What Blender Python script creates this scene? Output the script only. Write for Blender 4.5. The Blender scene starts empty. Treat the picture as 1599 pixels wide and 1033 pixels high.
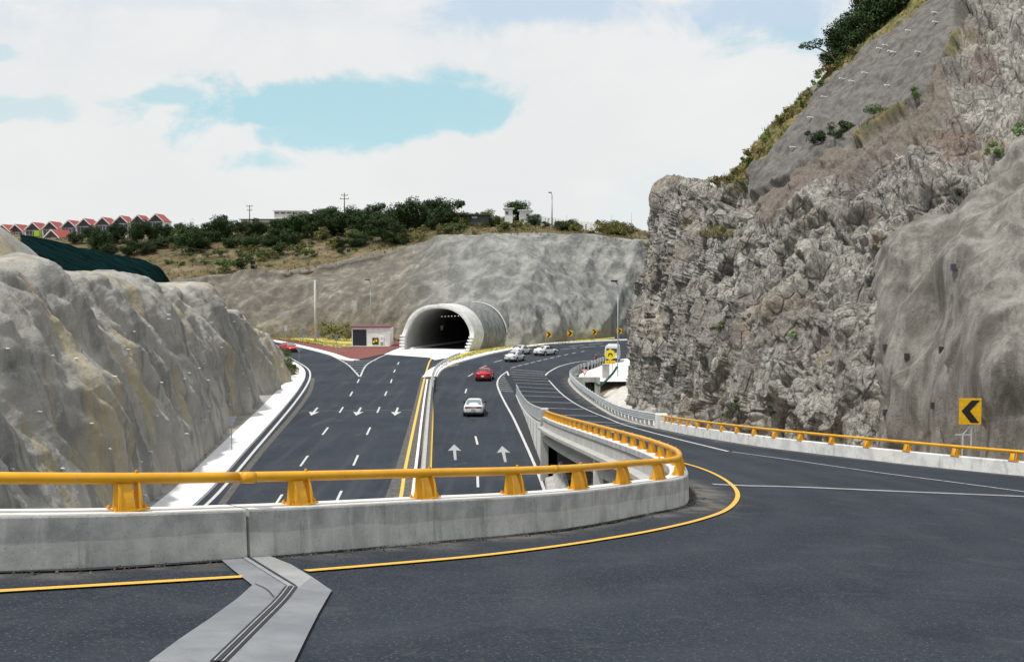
import bpy, bmesh, math, random
import numpy as np
from mathutils import Vector
sc = bpy.context.scene
R = math.radians
# ---------------------------------------------------------------- camera
F = 1900.0; W0 = 1599.0; H0 = 1033.0; HZ = 420.0; CH = 13.3
pitch = math.atan((H0/2-HZ)/F)
cd = bpy.data.cameras.new('camera'); cam = bpy.data.objects.new('camera', cd); sc.collection.objects.link(cam)
cam.location = (0, 0, CH); cam.rotation_euler = (R(90)-pitch, 0, 0)
cd.sensor_width = 36; cd.lens = F/W0*36; cd.clip_start = .3; cd.clip_end = 6000
sc.camera = cam
CP, SP = math.cos(pitch), math.sin(pitch)
def ray(px, py):
    u = (px-W0/2)/F; v = (H0/2-py)/F
    x, y, z = u, CP+SP*v, -SP+CP*v
    return x/y, z/y
def P(px, py, d):
    a, b = ray(px, py); return (a*d, d, CH+b*d)
def G(px, py, z=0.0):
    a, b = ray(px, py); d = (z-CH)/b; return (a*d, d, z)
# ---------------------------------------------------------------- light
SUN = Vector((-.34, -.22, .90)).normalized()
sl = bpy.data.lights.new('sun', 'SUN'); so = bpy.data.objects.new('sun', sl); sc.collection.objects.link(so)
sl.energy = 4.2; sl.angle = R(4); sl.color = (1, .96, .9)
so.rotation_euler = SUN.to_track_quat('Z', 'Y').to_euler(); so.location = (0, 0, 100)
sc.view_settings.view_transform = 'Standard'; sc.view_settings.look = 'None'
sc.view_settings.exposure = -.22; sc.view_settings.gamma = 1
# ---------------------------------------------------------------- node helper
class N:
    def __init__(s, tree): s.t = tree; s.n = tree.nodes; s.l = tree.links
    def node(s, typ, **kw):
        n = s.n.new(typ)
        for k, v in kw.items():
            if k.startswith('i_'): n.inputs[k[2:].replace('_', ' ')].default_value = v
            else: setattr(n, k, v)
        return n
    def set(s, sock, v):
        if hasattr(v, 'is_linked') or isinstance(v, bpy.types.NodeSocket): s.l.new(v, sock)
        else: sock.default_value = v
    def math(s, op, a, b=0.0, c=None, clamp=False):
        n = s.n.new('ShaderNodeMath'); n.operation = op; n.use_clamp = clamp
        s.set(n.inputs[0], a); s.set(n.inputs[1], b)
        if c is not None: s.set(n.inputs[2], c)
        return n.outputs[0]
    def mix(s, f, a, b, mode='MIX'):
        n = s.n.new('ShaderNodeMix'); n.data_type = 'RGBA'; n.blend_type = mode
        s.set(n.inputs[0], f)
        for i, v in ((6, a), (7, b)):
            if not isinstance(v, bpy.types.NodeSocket): v = tuple(v)+(1,) if len(v) == 3 else v
            s.set(n.inputs[i], v)
        return n.outputs[2]
    def ramp(s, f, pts, interp='LINEAR'):
        n = s.n.new('ShaderNodeValToRGB'); e = n.color_ramp.elements; n.color_ramp.interpolation = interp
        while len(e) < len(pts): e.new(.5)
        for i, (p, c) in enumerate(pts):
            e[i].position = p
            e[i].color = (c, c, c, 1) if isinstance(c, (int, float)) else tuple(c)+(1,)
        s.l.new(f, n.inputs[0]); return n.outputs[0]
    def rng(s, f, a, b, c=0.0, d=1.0, smooth=True):
        n = s.n.new('ShaderNodeMapRange'); n.interpolation_type = 'SMOOTHSTEP' if smooth else 'LINEAR'
        s.set(n.inputs[0], f); n.inputs[1].default_value = a; n.inputs[2].default_value = b
        n.inputs[3].default_value = c; n.inputs[4].default_value = d; return n.outputs[0]
    def pos(s, scale=(1, 1, 1), uv=False, rot=(0, 0, 0)):
        if uv: o = s.n.new('ShaderNodeTexCoord').outputs['UV']
        else: o = s.n.new('ShaderNodeNewGeometry').outputs['Position']
        m = s.n.new('ShaderNodeMapping'); m.inputs['Scale'].default_value = scale; m.inputs['Rotation'].default_value = rot
        s.l.new(o, m.inputs[0]); return m.outputs[0]
    def noise(s, vec, scale, det=4, rough=.55, dist=0.0):
        n = s.n.new('ShaderNodeTexNoise'); n.inputs['Scale'].default_value = scale; n.inputs['Detail'].default_value = det
        n.inputs['Roughness'].default_value = rough; n.inputs['Distortion'].default_value = dist
        s.l.new(vec, n.inputs['Vector']); return n.outputs['Fac']
    def vor(s, vec, scale, feat='F1', out='Distance'):
        n = s.n.new('ShaderNodeTexVoronoi'); n.feature = feat; n.inputs['Scale'].default_value = scale
        s.l.new(vec, n.inputs['Vector']); return n.outputs[out]
# ---------------------------------------------------------------- sky
w = bpy.data.worlds.new('World'); sc.world = w; w.use_nodes = True
n = N(w.node_tree); n.n.clear()
sky = n.node('ShaderNodeTexSky', sky_type='NISHITA', sun_disc=False)
sky.sun_elevation = math.asin(SUN.z); sky.sun_rotation = math.atan2(SUN.x, SUN.y); sky.altitude = 2200
sky.dust_density = 1.2; sky.ozone_density = .8
tc = n.node('ShaderNodeTexCoord'); sep = n.node('ShaderNodeSeparateXYZ'); n.l.new(tc.outputs['Generated'], sep.inputs[0])
ya = n.math('ADD', n.math('ABSOLUTE', sep.outputs[1]), .03)
S_ = n.math('DIVIDE', sep.outputs[0], ya); T_ = n.math('DIVIDE', sep.outputs[2], ya)
cmb = n.node('ShaderNodeCombineXYZ'); n.set(cmb.inputs[0], S_); n.set(cmb.inputs[1], n.math('MULTIPLY', T_, 1.6)); cmb.inputs[2].default_value = .37
nz = n.noise(cmb.outputs[0], 11, 9, .58, .3); nzs = n.noise(cmb.outputs[0], 4.5, 6, .55, .2)
gap = None
for (px, py, rx, ry, k) in ((450, 178, .098, .024, 1), (600, 186, .082, .028, 1), (690, 188, .058, .018, .95), (480, 222, .066, .020, .95), (425, 256, .034, .018, .8), (300, 160, .034, .011, .8), (20, 184, .05, .011, .5), (30, 98, .02, .007, .45),
                            (860, 8, .10, .034, .9), (1190, 32, .10, .032, 1), (1110, -60, .2, .05, .95), (250, 20, .16, .012, .22), (1010, 330, .05, .03, .12), (100, -60, .3, .03, .5), (0, 30, .06, .02, .25)):
    cx = (px-W0/2)/F; cy = (HZ-py)/F
    a = n.math('DIVIDE', n.math('SUBTRACT', S_, cx), rx); b = n.math('DIVIDE', n.math('SUBTRACT', T_, cy), ry)
    d2 = n.math('ADD', n.math('MULTIPLY', a, a), n.math('MULTIPLY', b, b))
    d2 = n.math('SQRT', d2)
    d2 = n.math('ADD', d2, n.math('MULTIPLY', n.math('SUBTRACT', nz, .5), 3.4))
    v = n.rng(d2, 1.16, .62 if py > 60 else .40, 0, k)
    gap = v if gap is None else n.math('MAXIMUM', gap, v)
hid = n.math('MULTIPLY', n.rng(nzs, .5, .62), n.rng(T_, .3, .5), clamp=True)   # more broken cloud higher up
gap = n.math('MAXIMUM', gap, n.math('MULTIPLY', hid, .4))
bl = n.mix(.72, n.mix(1.0, sky.outputs[0], (.115, .115, .115), 'MULTIPLY'), (.52, .80, .84))
pale = n.mix(n.rng(T_, .165, .20), bl, (.56, .69, .83))
thick = n.rng(nzs, .25, .75, 0, 1)
cl = n.mix(thick, (.80, .82, .825), (.87, .875, .87))
cl = n.mix(n.rng(T_, .10, .24, 0, .55), cl, n.mix(n.rng(nz, .35, .65), (.70, .75, .80), (.85, .86, .87)))
col = n.mix(gap, cl, pale)
bgn = n.node('ShaderNodeBackground'); n.l.new(col, bgn.inputs[0]); bgn.inputs[1].default_value = 1.17
wo = n.node('ShaderNodeOutputWorld'); n.l.new(bgn.outputs[0], wo.inputs[0])
# ---------------------------------------------------------------- materials
MATS = {}
def mat(name, fn=None, col=(.5, .5, .5), rough=.8, metal=0.0, emit=None, bump=None):
    if name in MATS: return MATS[name]
    m = bpy.data.materials.new(name); m.use_nodes = True; q = N(m.node_tree); b = q.n['Principled BSDF']
    b.inputs['Base Color'].default_value = tuple(col)+(1,); b.inputs['Roughness'].default_value = rough; b.inputs['Metallic'].default_value = metal
    if emit: b.inputs['Emission Color'].default_value = tuple(emit[0])+(1,); b.inputs['Emission Strength'].default_value = emit[1]
    if fn: fn(q, b)
    elif not emit and metal < .9:
        v = q.noise(q.pos(), 6, 4); c = q.mix(q.rng(v, .3, .7), tuple(x*.85 for x in col), tuple(min(1, x*1.1) for x in col)); q.l.new(c, b.inputs['Base Color'])
    MATS[name] = m; return m
def bumpn(q, b, h, strength=.5, dist=.05):
    n_ = q.node('ShaderNodeBump'); n_.inputs['Strength'].default_value = strength; n_.inputs['Distance'].default_value = dist
    q.l.new(h, n_.inputs['Height']); q.l.new(n_.outputs[0], b.inputs['Normal'])
def f_asphalt(q, b):
    p = q.pos(); big = q.noise(p, .12, 4); st = q.noise(q.pos((1.1, .05, 1)), 1.0, 3); fine = q.noise(p, 60, 3, .7); md = q.noise(p, 2.2, 5, .6)
    c = q.mix(q.rng(big, .3, .7), (.026, .033, .044), (.038, .046, .059))
    c = q.mix(q.rng(st, .45, .75, 0, .6), c, (.060, .068, .080))
    c = q.mix(q.rng(fine, .52, .75, 0, .55), c, (.12, .125, .135))
    c = q.mix(q.rng(md, .55, .70, 0, .35), c, (.088, .09, .092)); c = q.mix(q.rng(q.noise(q.pos((1, .35, 1)), .35, 6, .7, .6), .60, .66, 0, .4), c, (.085, .088, .09)); c = q.mix(q.rng(q.noise(q.pos((1, .5, 1)), .22, 5, .65, .4), .55, .62, 0, .35), c, (.022, .027, .036))
    q.l.new(c, b.inputs['Base Color']); b.inputs['Roughness'].default_value = .95; b.inputs['Specular IOR Level'].default_value = .15; bumpn(q, b, fine, .35, .01)
def f_deck(q, b):
    p = q.pos(); big = q.noise(p, .2, 5); fine = q.noise(p, 24, 6, .85); md = q.noise(p, 1.4, 6, .65); st = q.noise(q.pos((1, .15, 1), rot=(0, 0, R(20))), 1.2, 4)
    sp = q.vor(p, 17)
    c = q.mix(q.rng(big, .3, .7), (.021, .027, .037), (.031, .038, .050))
    c = q.mix(q.rng(st, .5, .75, 0, .4), c, (.050, .056, .067))
    c = q.mix(q.rng(fine, .49, .64, 0, .55), c, (.082, .088, .10)); c = q.mix(q.rng(fine, .47, .36, 0, .6), c, (.010, .012, .016))
    c = q.mix(q.rng(sp, .20, .08, 0, .6), c, (.19, .195, .20))
    c = q.mix(q.rng(md, .56, .70, 0, .35), c, (.075, .078, .082))
    tk = zone(q, 'track'); c = q.mix(q.math('MULTIPLY', tk, .45), c, (.058, .066, .080)); pt = q.noise(p, .45, 6, .7, .5); c = q.mix(q.rng(pt, .60, .66, 0, .35), c, (.018, .022, .029)); c = q.mix(q.rng(q.noise(p, .9, 3, .6, 2.5), .70, .74, 0, .35), c, (.075, .08, .088))
    dz_ = q.mix(q.rng(md, .35, .65), (.055, .054, .053), (.155, .148, .135)); dz_ = q.mix(q.rng(fine, .5, .75, 0, .6), dz_, (.24, .23, .21)); c = q.mix(q.math('MULTIPLY', zone(q, 'dirt'), q.rng(md, .25, .6, .55, 1)), c, dz_)
    q.l.new(c, b.inputs['Base Color']); b.inputs['Roughness'].default_value = .95; b.inputs['Specular IOR Level'].default_value = .12; bumpn(q, b, q.math('ADD', fine, q.math('MULTIPLY', sp, .6)), .5, .012)
def f_dust(q, b):
    p = q.pos(); a = q.noise(p, 3, 6, .65); f = q.noise(p, 40, 3, .7)
    c = q.mix(q.rng(a, .35, .7), (.050, .050, .052), (.14, .13, .115)); c = q.mix(q.rng(f, .5, .75, 0, .6), c, (.22, .21, .19))
    q.l.new(c, b.inputs['Base Color']); b.inputs['Roughness'].default_value = .95; bumpn(q, b, f, .6, .02)
def conc(c0, c1, stain=(.2, .19, .17), sa=.35, uv=False, joints=False):
    def fn(q, b):
        p = q.pos(); a = q.noise(p, 1.3, 6, .62); f = q.noise(p, 22, 4, .7)
        v = q.noise(q.pos((3.2, 3.2, .35)), 1.6, 4, .6)
        c = q.mix(q.rng(a, .3, .7), c0, c1); c = q.mix(q.rng(v, .52, .78, 0, sa), c, stain); c = q.mix(q.rng(f, .6, .8, 0, .35), c, tuple(x*.6 for x in c0))
        q.l.new(c, b.inputs['Base Color']); b.inputs['Roughness'].default_value = .88; bumpn(q, b, f, .35, .015)
    return fn
def f_parapet(q, b):
    # uv: u metres along, v 0 bottom .. 1 top of the face, top surface v>1
    uvn = q.n.new('ShaderNodeTexCoord'); s = q.n.new('ShaderNodeSeparateXYZ'); q.l.new(uvn.outputs['UV'], s.inputs[0]); u, v = s.outputs[0], s.outputs[1]
    p = q.pos(); a = q.noise(p, 2.2, 7, .65); f = q.noise(p, 38, 4, .75); vs = q.noise(q.pos((3.2, 3.2, .45)), 1.3, 7, .68, .3); lo = q.noise(p, .6, 3)
    c = q.mix(q.rng(a, .3, .7), (.38, .38, .36), (.56, .555, .525))
    line = q.math('ADD', q.math('MULTIPLY', q.math('SUBTRACT', q.noise(p, .9, 2), .5), .22), .50)
    up = q.rng(q.math('SUBTRACT', v, line), -.012, .012)
    c = q.mix(q.math('MULTIPLY', up, .60), c, q.mix(q.rng(a, .35, .65), (.22, .225, .225), (.40, .40, .395)))
    edge = q.rng(q.math('ABSOLUTE', q.math('SUBTRACT', v, line)), .02, .0, 0, .35)
    c = q.mix(edge, c, (.50, .49, .46))
    c = q.mix(q.rng(vs, .52, .74, 0, .55), c, (.66, .655, .63))
    c = q.mix(q.rng(vs, .46, .30, 0, .50), c, (.15, .15, .145))
    pits = q.vor(p, 20); c = q.mix(q.rng(pits, .16, .10, 0, .55), c, (.09, .09, .085))
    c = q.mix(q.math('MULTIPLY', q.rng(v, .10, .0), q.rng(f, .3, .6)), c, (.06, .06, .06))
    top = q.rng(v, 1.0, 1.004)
    c = q.mix(top, c, q.mix(q.rng(a, .4, .7, 0, .5), (.74, .73, .70), (.50, .50, .48)))  # top surface painted paler, high sunlight put into its colour
    q.l.new(c, b.inputs['Base Color']); b.inputs['Roughness'].default_value = .9; bumpn(q, b, q.math('ADD', f, q.math('MULTIPLY', pits, .4)), .45, .012)
def f_whitepar(q, b):
    p = q.pos(); a = q.noise(p, 1.6, 7, .68); v = q.noise(q.pos((3, 3, .6)), 1.4, 5); f = q.noise(p, 25, 3, .7)
    c = q.mix(q.rng(a, .42, .60), (.74, .74, .72), (.58, .59, .58)); c = q.mix(q.rng(v, .56, .7, 0, .6), c, (.38, .38, .37))
    c = q.mix(q.rng(f, .62, .75, 0, .4), c, (.3, .3, .29)); q.l.new(c, b.inputs['Base Color']); b.inputs['Roughness'].default_value = .85; bumpn(q, b, f, .3, .01)
def f_yellow(q, b):
    p = q.pos(); a = q.noise(p, 3, 5); sp = q.noise(p, 14, 4, .7)
    c = q.mix(q.rng(a, .3, .7), (.66, .315, .006), (.76, .38, .012)); c = q.mix(q.rng(sp, .62, .66, 0, .6), c, (.40, .30, .16)); c = q.mix(q.rng(q.noise(q.pos((1, 1, 3)), 1.7, 5, .7), .55, .75, 0, .35), c, (.42, .23, .03))
    q.l.new(c, b.inputs['Base Color']); b.inputs['Roughness'].default_value = .38; b.inputs['Specular IOR Level'].default_value = .4
def paint(c0, wear, wearcol=(.09, .09, .1)):
    def fn(q, b):
        p = q.pos(); a = q.noise(p, 5, 6, .7); g = q.noise(p, 40, 3, .7)
        c = q.mix(q.rng(a, .66-wear*.3, .80-wear*.2, 0, .8), c0, wearcol); c = q.mix(q.rng(g, .58, .75, 0, .4), c, wearcol)
        q.l.new(c, b.inputs['Base Color']); b.inputs['Roughness'].default_value = .7
    return fn
def zone(q, name):
    a = q.n.new('ShaderNodeAttribute'); a.attribute_name = name; return a.outputs['Fac']
def f_rock(q, b):
    p = q.pos(); g = q.noise(p, .25, 5, .6, .5); m = q.noise(p, 1.1, 8, .68, .8); fi = q.noise(p, 5.5, 8, .72, .5)
    ps = q.pos((1.2, 1.2, .22), rot=(0, R(18), 0)); st = q.noise(ps, 2.6, 7, .68, .6)
    cr = q.vor(q.pos((1, 1, .55), rot=(0, R(28), 0)), .8, 'DISTANCE_TO_EDGE'); cr2 = q.vor(q.pos((1, 1.3, .7), rot=(0, R(-20), .5)), 2.6, 'DISTANCE_TO_EDGE')
    c = q.mix(q.rng(g, .35, .65), (.235, .222, .195), (.42, .405, .365))
    c = q.mix(q.rng(st, .44, .60, 0, .85), c, (.145, .125, .105))
    c = q.mix(q.math('MULTIPLY', q.rng(m, .52, .64, 0, .8), q.rng(g, .40, .55, .35, 1)), c, (.54, .53, .495))
    wm = q.noise(p, .16, 4, .6); c = q.mix(q.rng(wm, .55, .68, 0, .6), c, (.30, .235, .155))
    c = q.mix(q.rng(q.noise(p, .13, 5, .6, 1), .58, .68, 0, .75), c, (.125, .108, .105))
    c = q.mix(q.rng(fi, .50, .30, 0, .60), c, (.105, .098, .088)); c = q.mix(q.rng(fi, .60, .72, 0, .28), c, (.66, .66, .64))
    c = q.mix(q.math('MULTIPLY', q.rng(cr, .05, .0), q.rng(m, .4, .6, 0, .65)), c, (.06, .055, .05))
    c = q.mix(q.math('MULTIPLY', q.rng(cr2, .06, .0), q.rng(fi, .4, .6, 0, .5)), c, (.07, .065, .06))
    # red / purplish rock
    c = q.mix(q.math('MULTIPLY', zone(q, 'red'), q.rng(m, .38, .62, .15, .85)), c, q.mix(q.rng(fi, .35, .65), (.085, .05, .046), (.21, .14, .128)))
    # brown earth
    ear = q.mix(q.rng(fi, .3, .7), (.10, .082, .068), (.22, .185, .155)); c = q.mix(q.math('MULTIPLY', zone(q, 'earth'), .9), c, ear)
    # upper sprayed concrete, dark
    su = q.mix(q.rng(q.noise(ps, 1.3, 7, .7, .5), .35, .65), (.098, .091, .085), (.185, .173, .160)); su = q.mix(q.rng(m, .55, .8, 0, .4), su, (.26, .245, .225))
    c = q.mix(zone(q, 'upper'), c, su)
    # lower sprayed concrete, warm grey with streaks
    ls = q.noise(q.pos((.8, .8, .22)), 1.0, 8, .7, .4)
    lo = q.mix(q.rng(ls, .38, .66), (.135, .125, .108), (.32, .302, .27)); lo = q.mix(q.rng(m, .6, .78, 0, .5), lo, (.36, .345, .315)); lo = q.mix(q.rng(fi, .45, .28, 0, .6), lo, (.09, .082, .07))
    c = q.mix(zone(q, 'lower'), c, lo)
    gr = q.mix(q.rng(q.noise(p, .9, 6, .7), .35, .65), (.055, .085, .02), (.26, .20, .075)); c = q.mix(zone(q, 'grass'), c, gr)
    q.l.new(c, b.inputs['Base Color']); b.inputs['Roughness'].default_value = .95
    h = q.math('ADD', q.math('MULTIPLY', fi, .32), q.math('MULTIPLY', m, .50)); sm = q.math('SUBTRACT', 1.0, q.math('MINIMUM', q.math('ADD', zone(q, 'lower'), q.math('ADD', zone(q, 'upper'), zone(q, 'earth'))), 1.0))
    h = q.math('ADD', h, q.math('MULTIPLY', q.math('MULTIPLY', q.rng(cr2, 0, .10, 0, 1, False), .16), sm)); h = q.math('ADD', h, q.math('MULTIPLY', q.math('MULTIPLY', q.rng(cr, 0, .06, 0, 1, False), .5), sm))
    h = q.math('ADD', h, q.math('MULTIPLY', q.noise(p, 16, 4, .7), .25))
    h = q.math('ADD', h, q.math('MULTIPLY', q.noise(ps, 2.6, 7, .68, .6), .6))
    bumpn(q, b, h, .9, .24)
def f_shotL(q, b):
    p = q.pos(); g = q.noise(p, .14, 5, .6, 1); s = q.noise(q.pos((.35, .7, .13), rot=(0, R(-15), 0)), 1.0, 6, .62, 1.0); fi = q.noise(p, 7, 6, .7); m = q.noise(p, 1.2, 6, .6)
    c = q.mix(q.rng(g, .35, .65), (.32, .308, .28), (.47, .452, .41))
    c = q.mix(q.rng(s, .46, .64, 0, .65), c, (.165, .17, .162))
    c = q.mix(q.rng(q.noise(q.pos((.20, .38, .07)), .8, 5, .6, .8), .52, .64, 0, .75), c, (.46, .385, .235))
    c = q.mix(q.rng(m, .56, .70, 0, .6), c, (.50, .49, .455)); c = q.mix(q.rng(fi, .42, .25, 0, .5), c, (.12, .115, .10))
    c = q.mix(q.rng(q.noise(p, .5, 5, .6, 1), .63, .72, 0, .45), c, (.12, .12, .11))
    q.l.new(c, b.inputs['Base Color']); b.inputs['Roughness'].default_value = .95; ff = q.noise(p, 26, 4, .7); c = q.mix(q.rng(ff, .55, .75, 0, .35), c, (.10, .10, .09)); q.l.new(c, b.inputs['Base Color']); bumpn(q, b, q.math('ADD', q.math('ADD', q.math('MULTIPLY', fi, .5), q.math('MULTIPLY', ff, .2)), m), .9, .22)
def f_shotB(q, b):
    p = q.pos(); g = q.noise(p, .06, 5, .6); dg = q.noise(q.pos((.30, .3, .09), rot=(0, R(32), 0)), 1.0, 8, .68, .15); m = q.noise(p, .6, 7, .65); fi = q.noise(p, 2.6, 6, .7)
    X = q.n.new('ShaderNodeSeparateXYZ'); q.l.new(q.n.new('ShaderNodeNewGeometry').outputs['Position'], X.inputs[0])
    left = q.rng(X.outputs[0], -8, -24)
    c = q.mix(q.rng(g, .35, .65), (.255, .26, .243), (.345, .345, .322))
    c = q.mix(left, c, q.mix(q.rng(m, .4, .65), (.145, .13, .105), (.245, .22, .175)))
    c = q.mix(q.rng(dg, .40, .62, 0, .8), c, q.mix(left, (.115, .12, .115), (.10, .092, .08)))
    c = q.mix(q.rng(dg, .43, .30, 0, .6), c, (.40, .405, .38)); c = q.mix(q.rng(m, .62, .74, 0, .6), c, (.10, .10, .095))
    c = q.mix(q.rng(fi, .6, .75, 0, .4), c, (.36, .35, .32)); c = q.mix(q.rng(fi, .4, .27, 0, .5), c, (.13, .125, .115))
    c = q.mix(q.math('MULTIPLY', q.rng(X.outputs[2], 5, .5), q.rng(fi, .4, .6, 0, .5)), c, (.27, .22, .10))
    q.l.new(c, b.inputs['Base Color']); b.inputs['Roughness'].default_value = .95; bumpn(q, b, q.math('ADD', m, q.math('MULTIPLY', fi, .5)), .8, .6)
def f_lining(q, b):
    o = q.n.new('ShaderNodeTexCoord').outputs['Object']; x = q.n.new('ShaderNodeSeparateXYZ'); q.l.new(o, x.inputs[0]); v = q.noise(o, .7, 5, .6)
    c = q.mix(q.rng(q.math('ADD', x.outputs[1], q.math('MULTIPLY', q.math('SUBTRACT', v, .5), 8)), -3, 16), q.mix(v, (.30, .30, .285), (.42, .42, .40)), (.045, .047, .048))  # darkens inward, painting the tunnel's deep shade into the lining colour
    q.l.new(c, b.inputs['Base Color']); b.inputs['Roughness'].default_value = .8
def f_streak(q, b):
    p = q.pos(); v = q.noise(q.pos((1.4, 1.4, .25)), 1.2, 6, .65, .4); m = q.noise(p, .7, 6, .65, .6); f = q.noise(p, 5, 4, .7)
    c = q.mix(q.rng(v, .35, .65), (.12, .125, .12), (.25, .255, .245)); c = q.mix(q.rng(m, .55, .7, 0, .7), c, (.34, .34, .32)); c = q.mix(q.rng(f, .5, .75, 0, .4), c, (.10, .10, .098))
    q.l.new(c, b.inputs['Base Color']); b.inputs['Roughness'].default_value = .9; bumpn(q, b, q.math('ADD', v, f), .6, .1)
def f_hill(q, b):
    p = q.pos(); a = q.noise(p, .10, 7, .68); m = q.noise(p, .5, 6, .7); f = q.noise(p, 2.0, 4, .7)
    c = q.mix(q.rng(m, .36, .62), (.048, .052, .020), (.19, .135, .062)); c = q.mix(q.rng(a, .50, .62, 0, .8), c, (.22, .165, .11)); c = q.mix(q.rng(f, .46, .7, 0, .75), c, (.032, .042, .016))
    q.l.new(c, b.inputs['Base Color']); b.inputs['Roughness'].default_value = 1; bumpn(q, b, m, .8, .6)
def f_grass(q, b):
    p = q.pos(); m = q.noise(p, .8, 6, .7); f = q.noise(p, 4, 4, .7)
    c = q.mix(q.rng(m, .35, .65), (.42, .37, .05), (.56, .48, .12)); c = q.mix(q.rng(f, .5, .75, 0, .5), c, (.22, .25, .04))
    q.l.new(c, b.inputs['Base Color']); b.inputs['Roughness'].default_value = 1
def f_red(q, b):
    p = q.pos(); f = q.noise(p, 3, 6, .75); g = q.noise(p, .3, 3)
    c = q.mix(q.rng(f, .3, .7), (.13, .036, .030), (.24, .085, .068)); c = q.mix(q.rng(g, .5, .7, 0, .3), c, (.24, .11, .09))
    q.l.new(c, b.inputs['Base Color']); b.inputs['Roughness'].default_value = 1; bumpn(q, b, f, .8, .1)
def f_leaf(c0, c1):
    def fn(q, b):
        o = q.n.new('ShaderNodeObjectInfo').outputs['Random']; v = q.noise(q.pos(), 1.3, 4, .6)
        c = q.mix(q.rng(v, .35, .65), c0, c1); h = q.n.new('ShaderNodeHueSaturation'); q.set(h.inputs['Value'], q.rng(o, 0, 1, .72, 1.25, False)); q.set(h.inputs['Hue'], q.rng(o, 0, 1, .485, .51, False)); q.l.new(c, h.inputs['Color'])
        q.l.new(h.outputs[0], b.inputs['Base Color']); b.inputs['Roughness'].default_value = .75; b.inputs['Specular IOR Level'].default_value = .2
    return fn
def f_net(q, b):
    p = q.pos(); st = q.noise(q.pos((.4, 1.6, .3), rot=(0, 0, .4)), 1.2, 5, .6); f = q.noise(p, 9, 3)
    c = q.mix(q.rng(st, .35, .65), (.002, .009, .010), (.008, .024, .024)); c = q.mix(q.rng(f, .55, .75, 0, .4), c, (.01, .036, .03))
    q.l.new(c, b.inputs['Base Color']); b.inputs['Roughness'].default_value = 1; b.inputs['Specular IOR Level'].default_value = 0; bumpn(q, b, st, .9, .6)
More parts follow.
